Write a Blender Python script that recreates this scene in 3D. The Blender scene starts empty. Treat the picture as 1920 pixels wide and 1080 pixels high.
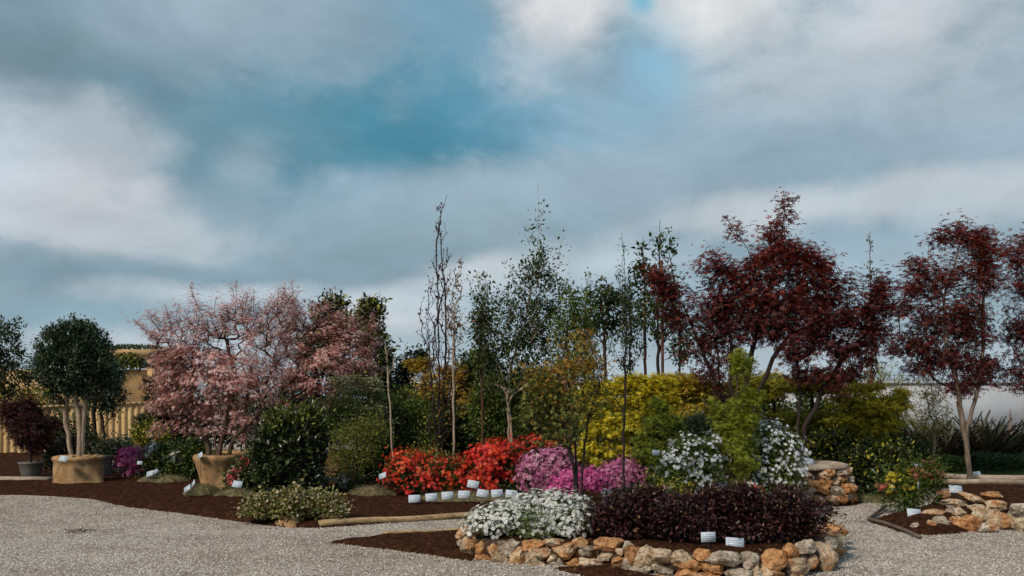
import bpy, math
import numpy as np
R = math.radians
scene = bpy.context.scene
COL = scene.collection
rng = np.random.default_rng(7)

# ------------------------------------------------------------------ camera
EYE, F, HV = 1.6, 1700.0, 745.0
cam_d = bpy.data.cameras.new("camera"); cam = bpy.data.objects.new("camera", cam_d); COL.objects.link(cam)
cam.location = (0, 0, EYE); cam.rotation_euler = (R(90), 0, 0)
cam_d.sensor_width = 36; cam_d.lens = 36 * F / 1920; cam_d.shift_y = (HV - 540) / 1920
cam_d.clip_start = 0.1; cam_d.clip_end = 3000
scene.camera = cam
scene.view_settings.view_transform = 'Standard'; scene.view_settings.look = 'None'
scene.view_settings.exposure = 0.0; scene.view_settings.gamma = 1
scene.cycles.max_bounces = 6; scene.cycles.transparent_max_bounces = 4
scene.cycles.diffuse_bounces = 3; scene.cycles.glossy_bounces = 2; scene.cycles.transmission_bounces = 3

def hx(s):
    s = s.lstrip('#'); c = [int(s[i:i+2], 16) / 255 for i in (0, 2, 4)]
    return tuple((v / 12.92 if v <= .04045 else ((v + .055) / 1.055) ** 2.4) for v in c) + (1,)

# ------------------------------------------------------------------ sky
SUN_EL, SUN_AZ = R(42), R(-138)      # azimuth from +Y towards +X
w = bpy.data.worlds.new("World"); scene.world = w; w.use_nodes = True
nt = w.node_tree; nt.nodes.clear()
def N(nt, t, **k):
    n = nt.nodes.new(t)
    for a, b in k.items(): setattr(n, a, b)
    return n
L = nt.links.new
sky = N(nt, 'ShaderNodeTexSky', sky_type='NISHITA', sun_disc=False)
sky.sun_elevation = SUN_EL; sky.sun_rotation = SUN_AZ; sky.air_density = 1.2; sky.dust_density = 2.0
tc = N(nt, 'ShaderNodeTexCoord')
sep = N(nt, 'ShaderNodeSeparateXYZ'); L(tc.outputs['Generated'], sep.inputs[0])
az = N(nt, 'ShaderNodeMath', operation='ARCTAN2'); L(sep.outputs[0], az.inputs[0]); L(sep.outputs[1], az.inputs[1])
el = N(nt, 'ShaderNodeMath', operation='ARCSINE'); L(sep.outputs[2], el.inputs[0])
comb = N(nt, 'ShaderNodeCombineXYZ'); L(az.outputs[0], comb.inputs[0]); L(el.outputs[0], comb.inputs[1])
def noise(nt, vec, scale, detail=5, rough=.5, dist=0):
    n = N(nt, 'ShaderNodeTexNoise'); n.inputs['Scale'].default_value = scale; n.inputs['Detail'].default_value = detail
    n.inputs['Roughness'].default_value = rough; n.inputs['Distortion'].default_value = dist
    if vec is not None: nt.links.new(vec, n.inputs['Vector'])
    return n
stretch = N(nt, 'ShaderNodeVectorMath', operation='MULTIPLY'); stretch.inputs[1].default_value = (1, 1, 1.7)
L(tc.outputs['Generated'], stretch.inputs[0])
def warp(vec, src, scale, amt, detail):
    n = noise(nt, src, scale, detail, .55)
    s = N(nt, 'ShaderNodeVectorMath', operation='SUBTRACT'); L(n.outputs['Color'], s.inputs[0]); s.inputs[1].default_value = (.5, .5, .5)
    m = N(nt, 'ShaderNodeVectorMath', operation='SCALE'); L(s.outputs[0], m.inputs[0]); m.inputs['Scale'].default_value = amt
    a = N(nt, 'ShaderNodeVectorMath', operation='ADD'); L(vec, a.inputs[0]); L(m.outputs[0], a.inputs[1])
    return a.outputs[0]
vec = warp(comb.outputs[0], stretch.outputs[0], 2.6, .05, 2)
vec = warp(vec, stretch.outputs[0], 8, .03, 6)
def mixc(nt, fac, a, b, mode='MIX'):
    m = N(nt, 'ShaderNodeMix', data_type='RGBA', blend_type=mode)
    for sock, v in ((m.inputs[0], fac), (m.inputs[6], a), (m.inputs[7], b)):
        if hasattr(v, 'links'): nt.links.new(v, sock)
        else: sock.default_value = v
    return m.outputs[2]
nsky = N(nt, 'ShaderNodeVectorMath', operation='SCALE'); L(sky.outputs[0], nsky.inputs[0]); nsky.inputs['Scale'].default_value = .1
cur = mixc(nt, .88, nsky.outputs[0], hx('8ea7b5'))
BL = [  # direction of each cloud mass / opening: (u, v, ru, rv, colour, strength, edge softness)
 (140,120,380,130,'758d99',.95,1),(420,10,260,110,'a0b3c1',.9,1),
 (900,90,240,190,'76a3bb',.9,1),(700,255,420,135,'54899e',1,.85),(760,262,230,95,'46849b',.95,1),(430,270,260,110,'6c909f',.8,1),(570,330,150,60,'558a9f',.8,1),(870,200,200,100,'5b94ad',.7,1),(980,230,120,110,'5f97b1',.7,1),
 (1180,210,260,170,'8fb2c7',.9,1),(1070,10,150,95,'e3e3e5',1,.8),(1040,110,150,70,'b3c4d0',.7,1),
 (1345,20,190,100,'ebebea',1,.85),(1500,110,380,150,'bcc7cf',.85,1),(1700,40,160,90,'cfd5da',.85,1),(1220,120,110,120,'84b6d0',.9,1),(1218,-4,34,34,'6cbbd8',.9,1),
 (1750,200,260,120,'b0bfcb',.8,1),(1500,310,440,90,'98afbe',.8,1),(1640,395,420,45,'c2cbd2',.85,.8),
 (170,265,140,80,'b3bdc6',.9,.8),(150,400,190,80,'c6cbd1',.95,.7),(310,450,200,50,'bcc6cd',.9,.8),(-60,350,110,170,'c4d0da',.8,1),
 (470,320,70,60,'a0b3bf',.7,1),(960,365,440,70,'9bb1bf',.95,.7),(800,440,380,70,'93aab6',.8,1),
 (330,522,420,34,'849daa',.9,.7),(800,480,200,34,'87a1ad',.7,1),(140,590,260,40,'8eabb9',.9,.8),
 (400,545,230,22,'bcc7ce',.8,.9),(740,585,140,50,'d2d8dc',.9,.8),(910,520,110,42,'d0d6da',.85,.9),(1110,500,180,50,'bccad2',.85,1),(1400,420,140,40,'c4ced5',.8,.9),
 (1200,560,700,50,'a7bccb',.5,1),(250,640,300,40,'c3ccd3',.8,1),(1300,690,1400,90,'b9c7d1',.85,1),(1800,480,250,60,'aabecb',.6,1)]
bill = noise(nt, stretch.outputs[0], 5.5, 9, .58, .35); bill2 = noise(nt, stretch.outputs[0], 17, 6, .6, .2)
bsum = N(nt, 'ShaderNodeMath', operation='MULTIPLY_ADD'); L(bill2.outputs[0], bsum.inputs[0]); bsum.inputs[1].default_value = .42; L(bill.outputs[0], bsum.inputs[2])
bs = N(nt, 'ShaderNodeMath', operation='MULTIPLY_ADD'); L(bsum.outputs[0], bs.inputs[0]); bs.inputs[1].default_value = 1.7; bs.inputs[2].default_value = -1.7*.71
for (u, v, ru, rv, c, a, soft) in BL:
    ca = math.atan((u - 960) / F); ce = math.atan((HV - v) / F * math.cos(ca))
    s = N(nt, 'ShaderNodeVectorMath', operation='SUBTRACT'); L(vec, s.inputs[0]); s.inputs[1].default_value = (ca, ce, 0)
    m = N(nt, 'ShaderNodeVectorMath', operation='MULTIPLY'); L(s.outputs[0], m.inputs[0])
    m.inputs[1].default_value = (F / ru / 1.25, F / rv / 1.25, 0)
    ln = N(nt, 'ShaderNodeVectorMath', operation='LENGTH'); L(m.outputs[0], ln.inputs[0])
    ad = N(nt, 'ShaderNodeMath', operation='ADD'); L(ln.outputs['Value'], ad.inputs[0]); L(bs.outputs[0], ad.inputs[1])
    mr = N(nt, 'ShaderNodeMapRange', interpolation_type='SMOOTHSTEP'); L(ad.outputs[0], mr.inputs[0])
    mr.inputs[1].default_value = 1.05; mr.inputs[2].default_value = 1 - soft; mr.inputs[3].default_value = 0; mr.inputs[4].default_value = a
    cur = mixc(nt, mr.outputs[0], cur, hx(c))
fine = noise(nt, stretch.outputs[0], 6, 9, .62, .5)
mr = N(nt, 'ShaderNodeMapRange'); L(fine.outputs[0], mr.inputs[0]); mr.inputs[1].default_value = .3; mr.inputs[2].default_value = .7
mr.inputs[3].default_value = .86; mr.inputs[4].default_value = 1.15
cur2 = N(nt, 'ShaderNodeVectorMath', operation='SCALE'); L(cur, cur2.inputs[0]); L(mr.outputs[0], cur2.inputs['Scale'])
bg = N(nt, 'ShaderNodeBackground'); L(cur2.outputs[0], bg.inputs[0]); bg.inputs[1].default_value = 1.0
wo = N(nt, 'ShaderNodeOutputWorld'); L(bg.outputs[0], wo.inputs[0])
w.cycles.sampling_method = 'MANUAL'; w.cycles.sample_map_resolution = 512

# ------------------------------------------------------------------ sun
sd = bpy.data.lights.new("sun", 'SUN'); sd.energy = 2.9; sd.angle = R(10); sd.color = (1, .90, .77)
so = bpy.data.objects.new("sun", sd); COL.objects.link(so); so.location = (-20, -20, 30)
from mathutils import Vector
sv = Vector((math.sin(SUN_AZ) * math.cos(SUN_EL), math.cos(SUN_AZ) * math.cos(SUN_EL), math.sin(SUN_EL)))
so.rotation_euler = sv.to_track_quat('Z', 'Y').to_euler()

# ------------------------------------------------------------------ helpers
def P(u, v, d): return np.array([(u - 960) / F * d, d, EYE - (v - HV) / F * d])
def G(u, v):
    d = EYE * F / (v - HV); return np.array([(u - 960) / F * d, d])
def U(u, d): return np.array([(u - 960) / F * d, d])

def mesh_obj(name, V, faces, mat, parent=None, org=(0, 0, 0), lr=None, smooth=False):
    """faces: list of int arrays (n,k); lr: per-face random value"""
    me = bpy.data.meshes.new(name)
    V = np.asarray(V, dtype=np.float32) - np.asarray(org, dtype=np.float32)
    if not isinstance(faces, list): faces = [faces]
    faces = [np.asarray(f, dtype=np.int32) for f in faces if len(f)]
    nl = sum(f.size for f in faces); nf = sum(len(f) for f in faces)
    me.vertices.add(len(V)); me.vertices.foreach_set('co', V.ravel())
    me.loops.add(nl); me.polygons.add(nf)
    me.loops.foreach_set('vertex_index', np.concatenate([f.ravel() for f in faces]))
    tot = np.concatenate([np.full(len(f), f.shape[1], np.int32) for f in faces])
    st = np.concatenate([[0], np.cumsum(tot)[:-1]]).astype(np.int32)
    me.polygons.foreach_set('loop_start', st)
    if smooth: me.polygons.foreach_set('use_smooth', np.ones(nf, bool))
    me.update(calc_edges=True); me.validate()
    if lr is not None and len(me.polygons) == len(lr):
        a = me.attributes.new('lr', 'FLOAT', 'FACE'); a.data.foreach_set('value', np.asarray(lr, np.float32))
    me.materials.append(mat)
    o = bpy.data.objects.new(name, me); COL.objects.link(o)
    if parent is not None: o.parent = parent
    else: o.location = org
    return o
def empty(name, label, cat, loc, group=None):
    o = bpy.data.objects.new(name, None); COL.objects.link(o); o.location = tuple(float(c) for c in loc)
    o.empty_display_size = .1
    o['label'] = label; o['category'] = cat
    if group: o['group'] = group
    return o
def tag(o, label, cat, group=None):
    o['label'] = label; o['category'] = cat
    if group: o['group'] = group
    return o
def kind(o, k, label=None):
    o['kind'] = k
    if label: o['label'] = label; o['category'] = k if k != 'stuff' else o.name.replace('_', ' ')
    return o

# ------------------------------------------------------------------ materials
def newmat(name):
    m = bpy.data.materials.new(name); m.use_nodes = True; m.node_tree.nodes.clear(); return m, m.node_tree
def ramp(nt, stops, fac, interp='LINEAR'):
    r = N(nt, 'ShaderNodeValToRGB'); r.color_ramp.interpolation = interp
    e = r.color_ramp.elements
    while len(e) > 1: e.remove(e[0])
    for i, (p, c) in enumerate(stops):
        x = e[0] if i == 0 else e.new(p)
        x.position = p; x.color = c if len(c) == 4 else tuple(c) + (1,)
    nt.links.new(fac, r.inputs[0]); return r.outputs[0]
def leafmat(name, cols, rough=.5, trans=.3, spec=.4):
    m, t = newmat(name)
    a = N(t, 'ShaderNodeAttribute', attribute_name='lr')
    k = len(cols); c = ramp(t, [(i / max(1, k - 1), tuple(x)) for i, x in enumerate(cols)], a.outputs['Fac'])
    p = N(t, 'ShaderNodeBsdfPrincipled'); p.inputs['Roughness'].default_value = rough; p.inputs['Specular IOR Level'].default_value = spec
    t.links.new(c, p.inputs['Base Color'])
    tr = N(t, 'ShaderNodeBsdfTranslucent'); t.links.new(c, tr.inputs[0])
    mx = N(t, 'ShaderNodeMixShader'); mx.inputs[0].default_value = trans
    t.links.new(p.outputs[0], mx.inputs[1]); t.links.new(tr.outputs[0], mx.inputs[2])
    o = N(t, 'ShaderNodeOutputMaterial'); t.links.new(mx.outputs[0], o.inputs[0]); return m
def surf(name, stops, scale=8, detail=6, rough=.8, bump=.3, bscale=None, dist=.01, stretchv=None, coord='Object', spec=.3, extra=None, nrough=.6):
    m, t = newmat(name)
    c = N(t, 'ShaderNodeTexCoord'); v = c.outputs[coord]
    if stretchv:
        q = N(t, 'ShaderNodeVectorMath', operation='MULTIPLY'); t.links.new(v, q.inputs[0]); q.inputs[1].default_value = stretchv; v = q.outputs[0]
    n = noise(t, v, scale, detail, nrough)
    col = ramp(t, stops, n.outputs[0])
    p = N(t, 'ShaderNodeBsdfPrincipled'); p.inputs['Roughness'].default_value = rough; p.inputs['Specular IOR Level'].default_value = spec
    if extra: col = extra(t, v, col)
    t.links.new(col, p.inputs['Base Color'])
    if bump:
        b = N(t, 'ShaderNodeBump'); b.inputs['Strength'].default_value = bump; b.inputs['Distance'].default_value = dist
        n2 = noise(t, v, bscale or scale * 3, 5, .6); t.links.new(n2.outputs[0], b.inputs['Height']); t.links.new(b.outputs[0], p.inputs['Normal'])
    o = N(t, 'ShaderNodeOutputMaterial'); t.links.new(p.outputs[0], o.inputs[0]); return m

def gravel_mat():
    m, t = newmat('gravel'); c = N(t, 'ShaderNodeTexCoord'); v = c.outputs['Object']
    vo = N(t, 'ShaderNodeTexVoronoi'); vo.inputs['Scale'].default_value = 58; t.links.new(v, vo.inputs['Vector'])
    sp = N(t, 'ShaderNodeSeparateColor'); t.links.new(vo.outputs['Color'], sp.inputs[0])
    col = ramp(t, [(0, (.14,.11,.085)), (.3, (.36,.305,.265)), (.65, (.5,.44,.39)), (.9, (.66,.60,.53)), (1, (.8,.75,.68))], sp.outputs[0])
    dk = ramp(t, [(0, (1,1,1)), (.6, (.94,.93,.92)), (.9, (.5,.47,.45))], vo.outputs['Distance'])
    # voronoi distance at this scale is about 0..0.6
    col = mixc(t, 1.0, col, dk, 'MULTIPLY')
    big = noise(t, v, 1.6, 7, .65); bc = ramp(t, [(.34, (.72,.68,.64)), (.5, (1,.98,.96)), (.68, (1.15,1.13,1.1))], big.outputs[0])
    col = mixc(t, 1.0, col, bc, 'MULTIPLY')
    big2 = noise(t, v, .35, 3, .5); b2 = ramp(t, [(.38, (.84,.76,.69)), (.58, (1,1,1))], big2.outputs[0])
    col = mixc(t, 1.0, col, b2, 'MULTIPLY')
    p = N(t, 'ShaderNodeBsdfPrincipled'); p.inputs['Roughness'].default_value = .9; p.inputs['Specular IOR Level'].default_value = .2
    t.links.new(col, p.inputs['Base Color'])
    b = N(t, 'ShaderNodeBump'); b.inputs['Strength'].default_value = .8; b.inputs['Distance'].default_value = .012; b.invert = True
    t.links.new(vo.outputs['Distance'], b.inputs['Height']); t.links.new(b.outputs[0], p.inputs['Normal'])
    o = N(t, 'ShaderNodeOutputMaterial'); t.links.new(p.outputs[0], o.inputs[0]); return m

M = {}
M['gravel'] = gravel_mat()
M['mulch'] = surf('mulch', [(.3,(.016,.006,.003)),(.5,(.042,.016,.008)),(.7,(.09,.038,.018))], 14, 8, .95, 1.0, 40, .03, spec=.05)
M['pebble'] = leafmat('pebble', [(.2,.17,.15),(.4,.36,.33),(.5,.46,.42),(.8,.77,.73)], .9, 0, .2)
M['chip'] = leafmat('bark_chip', [(.02,.007,.003),(.07,.026,.012),(.15,.07,.035),(.28,.17,.10)], .9, 0, .1)
def stone_extra(tone):
    def f(t, v, col):
        oi = N(t, 'ShaderNodeObjectInfo')
        # ochre stain patches, amount differs stone to stone
        n = noise(t, v, 5.5, 5, .6, .6)
        a = N(t, 'ShaderNodeMath', operation='ADD'); t.links.new(n.outputs[0], a.inputs[0]); a.inputs[1].default_value = tone
        f_ = ramp(t, [(.46, (0,0,0)), (.6, (1,1,1))], a.outputs[0])
        n2 = noise(t, v, 16, 5, .6); oc = ramp(t, [(.3, (.22,.085,.03)), (.5, (.48,.22,.085)), (.72, (.66,.4,.19))], n2.outputs[0])
        col = mixc(t, f_, col, oc)
        n3 = noise(t, v, 30, 4, .65); dk = ramp(t, [(.36, (.35,.3,.26)), (.5, (1,1,1))], n3.outputs[0])
        n4 = noise(t, v, 3.5, 4, .6); d2 = ramp(t, [(.34, (.5,.45,.4)), (.5, (1,1,1))], n4.outputs[0])
        return mixc(t, 1.0, mixc(t, 1.0, col, dk, 'MULTIPLY'), d2, 'MULTIPLY')
    return f
greys = [(.3,(.17,.13,.095)),(.5,(.42,.34,.265)),(.68,(.6,.52,.42))]
M['st_g'] = surf('limestone_grey', greys, 9, 8, .85, .9, 22, .03, extra=stone_extra(-.11))
M['st_c'] = surf('limestone_cream', [(.3,(.32,.22,.13)),(.5,(.56,.43,.29)),(.7,(.7,.58,.43))], 9, 8, .85, .9, 22, .03, extra=stone_extra(-.03))
M['st_o'] = surf('limestone_ochre', [(.3,(.34,.2,.1)),(.5,(.56,.4,.24)),(.7,(.68,.56,.42))], 9, 8, .85, .9, 22, .03, extra=stone_extra(.07))
M['st_d'] = surf('limestone_rust', [(.3,(.25,.12,.05)),(.5,(.5,.26,.1)),(.7,(.6,.36,.18))], 9, 8, .85, .9, 22, .03, extra=stone_extra(.14))
def weave(t, v, col):
    sp = N(t, 'ShaderNodeSeparateXYZ'); t.links.new(v, sp.inputs[0])
    wv = N(t, 'ShaderNodeTexWave'); wv.bands_direction = 'Z'; wv.inputs['Scale'].default_value = 38; wv.inputs['Distortion'].default_value = 2.5; wv.inputs['Detail'].default_value = 3
    t.links.new(v, wv.inputs['Vector'])
    f_ = ramp(t, [(0, (.72,.7,.68)), (1, (1.05,1.05,1.05))], wv.outputs[0]); return mixc(t, 1.0, col, f_, 'MULTIPLY')
M['burlap'] = surf('burlap', [(.3,(.27,.15,.065)),(.5,(.42,.25,.12)),(.7,(.55,.36,.19))], 6, 8, .95, .7, 60, .012, extra=weave, spec=.1)
M['terra'] = surf('terracotta', [(.3,(.2,.09,.05)),(.7,(.4,.2,.1))], 6, 5, .85, .3, 20, .005)
M['blackpot'] = surf('black_plastic', [(.3,(.012,.012,.012)),(.7,(.03,.028,.026))], 6, 3, .5, .05)
M['greypot'] = surf('grey_plastic', [(.3,(.1,.09,.08)),(.7,(.17,.16,.14))], 6, 3, .6, .1)
M['soil'] = surf('pot_soil', [(.3,(.02,.012,.008)),(.7,(.09,.055,.035))], 20, 6, .95, .8, 30, .02)
M['bark_pale'] = surf('bark_pale', [(.3,(.16,.11,.075)),(.55,(.36,.27,.19)),(.75,(.48,.38,.29))], 10, 6, .85, .5, 30, .01, (1,1,.4))
M['bark_brown'] = surf('bark_brown', [(.3,(.04,.024,.016)),(.6,(.11,.07,.045)),(.8,(.18,.12,.08))], 12, 6, .9, .5, 30, .01, (1,1,.4))
M['bark_dark'] = surf('bark_dark', [(.3,(.012,.008,.007)),(.6,(.035,.022,.018)),(.8,(.07,.045,.035))], 12, 6, .85, .5, 30, .01, (1,1,.4))
M['bark_mid'] = surf('bark_mid', [(.3,(.09,.062,.045)),(.55,(.2,.15,.11)),(.8,(.3,.23,.17))], 12, 6, .9, .5, 30, .01, (1,1,.4))
M['bark_red'] = surf('bark_red', [(.3,(.06,.022,.015)),(.6,(.16,.065,.04)),(.8,(.22,.1,.06))], 12, 6, .8, .3, 30, .01, (1,1,.4))
M['bark_birch'] = surf('bark_birch', [(.36,(.07,.055,.045)),(.45,(.42,.38,.32)),(.8,(.58,.54,.48))], 14, 5, .8, .4, 30, .008, (1,1,2.5))
M['wood'] = surf('wood_log', [(.3,(.2,.12,.055)),(.55,(.42,.29,.15)),(.75,(.56,.42,.25))], 7, 6, .8, .4, 25, .008, (.3,3,3))
M['cane'] = surf('bamboo_cane', [(.3,(.24,.15,.07)),(.7,(.4,.28,.14))], 7, 4, .6, .1)
M['ply'] = surf('ochre_panel', [(.3,(.42,.25,.10)),(.5,(.54,.33,.15)),(.7,(.62,.40,.19))], 2.2, 7, .75, .2, 12, .01, (1,1,2))
M['fence'] = surf('fence_paint', [(.3,(.52,.32,.13)),(.5,(.70,.46,.21)),(.75,(.80,.56,.28))], 2.5, 7, .6, .15, 12, .01, (2,2,.4))
M['capwood'] = surf('fence_cap', [(.3,(.3,.17,.08)),(.7,(.55,.38,.2))], 3, 6, .7, .2)
M['render'] = surf('white_render', [(.3,(.5,.5,.52)),(.55,(.6,.6,.62)),(.75,(.68,.68,.7))], 1.2, 7, .8, .15, 20, .01)
M['iron'] = surf('railing_iron', [(.3,(.09,.095,.1)),(.7,(.16,.165,.17))], 10, 4, .6, .1)
M['curb'] = surf('sandstone_curb', [(.3,(.24,.17,.12)),(.55,(.38,.29,.22)),(.75,(.5,.41,.32))], 6, 7, .9, .5, 25, .015)
M['card'] = surf('white_card', [(.3,(.50,.56,.64)),(.7,(.56,.62,.69))], 5, 3, .35, 0)
M['ink'] = surf('grey_print', [(.3,(.2,.24,.3)),(.7,(.3,.34,.4))], 20, 3, .6, 0)
M['wire'] = surf('dark_wire', [(.3,(.02,.02,.02)),(.7,(.05,.05,.05))], 20, 3, .5, 0)
M['steel'] = surf('black_edging', [(.3,(.07,.05,.04)),(.7,(.16,.12,.09))], 8, 5, .7, .3)
M['moss'] = surf('dry_moss', [(.3,(.05,.045,.015)),(.5,(.12,.1,.045)),(.7,(.24,.19,.1))], 16, 7, .95, .8, 50, .02)
M['paleground'] = surf('pale_paving', [(.3,(.4,.4,.42)),(.7,(.6,.6,.62))], 4, 5, .85, .2)
LM = lambda n, *c, **k: M.__setitem__(n, leafmat(n, c, **k))
LM('l_topiary', (.008,.018,.008), (.02,.042,.016), (.04,.075,.028), (.09,.13,.06), trans=.15, rough=.38, spec=.5)
LM('l_dark', (.012,.018,.006), (.028,.044,.011), (.06,.085,.02), trans=.15, rough=.4)
LM('l_camellia', (.008,.013,.006), (.018,.03,.01), (.035,.05,.012), (.1,.12,.03), trans=.15, rough=.3, spec=.6)
LM('l_young', (.07,.09,.015), (.16,.19,.03), (.26,.27,.06), trans=.35)
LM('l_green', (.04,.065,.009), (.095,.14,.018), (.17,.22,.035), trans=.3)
LM('l_mid', (.05,.065,.011), (.11,.14,.022), (.19,.21,.04), (.28,.28,.07), trans=.3)
LM('l_lime', (.2,.24,.02), (.36,.4,.035), (.5,.52,.07), trans=.4)
LM('l_leafy', (.02,.036,.008), (.045,.075,.015), (.09,.13,.028), trans=.25)
LM('l_poplar', (.018,.03,.008), (.045,.07,.016), (.1,.14,.03), trans=.3, rough=.4)
LM('l_yellow', (.56,.42,.015), (.78,.62,.03), (.86,.74,.08), (.5,.46,.03), trans=.4)
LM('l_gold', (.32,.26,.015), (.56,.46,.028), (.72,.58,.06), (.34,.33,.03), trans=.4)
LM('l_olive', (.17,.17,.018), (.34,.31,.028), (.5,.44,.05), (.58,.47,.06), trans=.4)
LM('l_amber', (.2,.09,.015), (.4,.19,.025), (.52,.29,.04), (.26,.22,.03), trans=.35)
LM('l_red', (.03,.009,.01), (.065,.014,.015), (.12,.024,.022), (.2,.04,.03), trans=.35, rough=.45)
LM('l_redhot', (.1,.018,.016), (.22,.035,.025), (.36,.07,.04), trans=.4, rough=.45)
LM('l_maroon', (.018,.007,.009), (.04,.01,.012), (.09,.018,.018), (.16,.03,.025), trans=.25)
LM('l_loro', (.01,.005,.006), (.024,.009,.011), (.055,.018,.02), (.16,.06,.05), trans=.2, rough=.4)
LM('l_copper', (.1,.03,.015), (.22,.07,.025), (.14,.1,.03), (.05,.05,.012), trans=.3)
LM('l_pinkish', (.12,.05,.045), (.22,.1,.09), (.3,.16,.13), trans=.3)
LM('l_cream', (.08,.11,.03), (.2,.23,.09), (.38,.38,.2), (.5,.48,.32), trans=.3)
LM('l_var', (.1,.085,.02), (.2,.18,.04), (.4,.32,.13), (.62,.52,.33), (.12,.08,.03), trans=.25)
LM('l_pine', (.012,.022,.012), (.025,.045,.022), (.05,.075,.035), trans=.1)
LM('l_blade', (.03,.035,.02), (.06,.065,.035), (.12,.1,.06), (.16,.09,.06), trans=.1)
LM('l_thyme', (.04,.06,.015), (.1,.12,.04), (.2,.18,.08), (.28,.2,.1), trans=.2)
LM('l_straw', (.12,.1,.05), (.24,.19,.1), (.38,.3,.17), trans=.3)
LM('l_lawn', (.03,.08,.02), (.06,.14,.03), (.12,.2,.07), trans=.3)
LM('f_dog', (.48,.2,.19), (.66,.36,.33), (.82,.56,.51), (.9,.74,.69), trans=.35)
LM('f_dogred', (.3,.06,.05), (.5,.13,.11), (.65,.28,.25), trans=.35)
LM('f_red', (.35,.008,.01), (.6,.014,.012), (.8,.035,.02), (.7,.1,.05), trans=.3)
LM('f_redorange', (.65,.03,.01), (.85,.07,.015), (.85,.16,.04), trans=.3)
LM('f_lilac', (.36,.07,.19), (.56,.17,.34), (.72,.4,.5), (.3,.05,.12), trans=.3)
LM('f_magenta', (.42,.03,.19), (.6,.07,.3), (.72,.22,.42), trans=.3)
LM('f_purple', (.28,.03,.14), (.46,.08,.25), (.62,.24,.38), trans=.3)
LM('f_white', (.62,.62,.66), (.78,.78,.8), (.85,.85,.86), trans=.25)
LM('f_daisy', (.72,.74,.74), (.82,.83,.82), (.88,.88,.86), trans=.2)
LM('f_eye', (.35,.25,.04), (.5,.36,.08), trans=0.0)
LM('f_pink', (.65,.08,.12), (.8,.2,.24), trans=.25)
LM('f_yellow', (.6,.45,.02), (.75,.6,.05), trans=.3)
LM('f_coral', (.35,.06,.05), (.5,.14,.1), trans=.3)

# ------------------------------------------------------------------ leaf templates  (x across, y along, z up)
def T_oval(wd=.28, droop=.12): return np.array([(0,0,0),(wd,.45,.07),(0,1,-droop),(-wd,.45,.07)]), np.array([(0,1,2),(0,2,3)])
def T_maple(wd=.13, dr=.16):
    V = [(0,0,0)]; Fc = []
    for a, l in ((-112,.55),(-58,.85),(0,1),(58,.85),(112,.55)):
        a = R(a); dx, dy = math.sin(a), math.cos(a); k = len(V)
        V += [(dx*l*.42+dy*wd, dy*l*.42-dx*wd, .03), (dx*l, dy*l, -dr*l), (dx*l*.42-dy*wd, dy*l*.42+dx*wd, .03)]
        Fc += [(0,k,k+1),(0,k+1,k+2)]
    return np.array(V), np.array(Fc)
def T_flower(n=5, wd=.3, cup=.25):
    V = [(0,0,0)]; Fc = []
    for i in range(n):
        a = 2*math.pi*i/n; dx, dy = math.sin(a), math.cos(a); k = len(V)
        V += [(dx*.6+dy*wd, dy*.6-dx*wd, cup*.7), (dx, dy, cup), (dx*.6-dy*wd, dy*.6+dx*wd, cup*.7)]
        Fc += [(0,k,k+1),(0,k+1,k+2)]
    return np.array(V), np.array(Fc)
def T_tuft(n=7, wd=.035, sp=.55):
    V = []; Fc = []; r = np.random.default_rng(3)
    for i in range(n):
        a = 2*math.pi*i/n; s = sp*r.uniform(.5, 1); dx, dy = math.sin(a)*s, 1.0; z = math.cos(a)*s; k = len(V)
        V += [(-wd,0,0),(wd,0,0),(dx,dy,z)]; Fc += [(k,k+1,k+2)]
    return np.array(V), np.array(Fc)
def T_blade(wd=.05, bend=.35, n=4):
    V = []; Fc = []
    for i in range(n+1):
        t = i/n; ww = wd*(1-t**1.6)+.003; V += [(-ww, t, -bend*t*t+.02), (0, t, -bend*t*t), (ww, t, -bend*t*t+.02)]
        if i: k = 3*i; Fc += [(k-3,k-2,k+1,k),(k-2,k-1,k+2,k+1)]
    return np.array(V), np.array(Fc)
def T_pebble():
    return np.array([(1,0,0),(0,1,.1),(-1,.1,0),(0,-1,-.1),(.1,.1,.7),(0,-.1,-.7)]), np.array([(0,1,4),(1,2,4),(2,3,4),(3,0,4),(1,0,5),(2,1,5),(3,2,5),(0,3,5)])
TP = dict(oval=T_oval(), round=T_oval(.42,.1), lance=T_oval(.13,.2), maple=T_maple(), finemaple=T_maple(.07,.3), flower=T_flower(), star=T_flower(4,.26,.12),
          truss=T_flower(6,.36,.5), tuft=T_tuft(), blade=T_blade(), grass=T_blade(.02,.3,2), sword=T_blade(.055,.2,4), pebble=T_pebble(), daisy=T_flower(9,.16,.05), eye=T_flower(6,.45,.1))

def leaves(name, pts, fwd, up, size, tmpl, mat, parent=None, org=(0,0,0), szvar=.35, r=None):
    r = r or rng; pts = np.asarray(pts, float); n = len(pts)
    if n == 0: return None
    f = fwd / np.maximum(1e-6, np.linalg.norm(fwd, axis=1, keepdims=True))
    x = np.cross(f, up); x /= np.maximum(1e-6, np.linalg.norm(x, axis=1, keepdims=True)); z = np.cross(x, f)
    tv, tf = TP[tmpl]; s = (size * (1 + szvar * r.uniform(-1, 1, n)))[:, None, None]
    V = pts[:, None, :] + s * (tv[None, :, 0:1] * x[:, None] + tv[None, :, 1:2] * f[:, None] + tv[None, :, 2:3] * z[:, None])
    Fc = tf[None] + (np.arange(n) * len(tv))[:, None, None]
    lr = np.repeat(r.uniform(0, 1, n), len(tf))
    return mesh_obj(name, V.reshape(-1, 3), Fc.reshape(-1, tf.shape[1]), mat, parent, org, lr)

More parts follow.
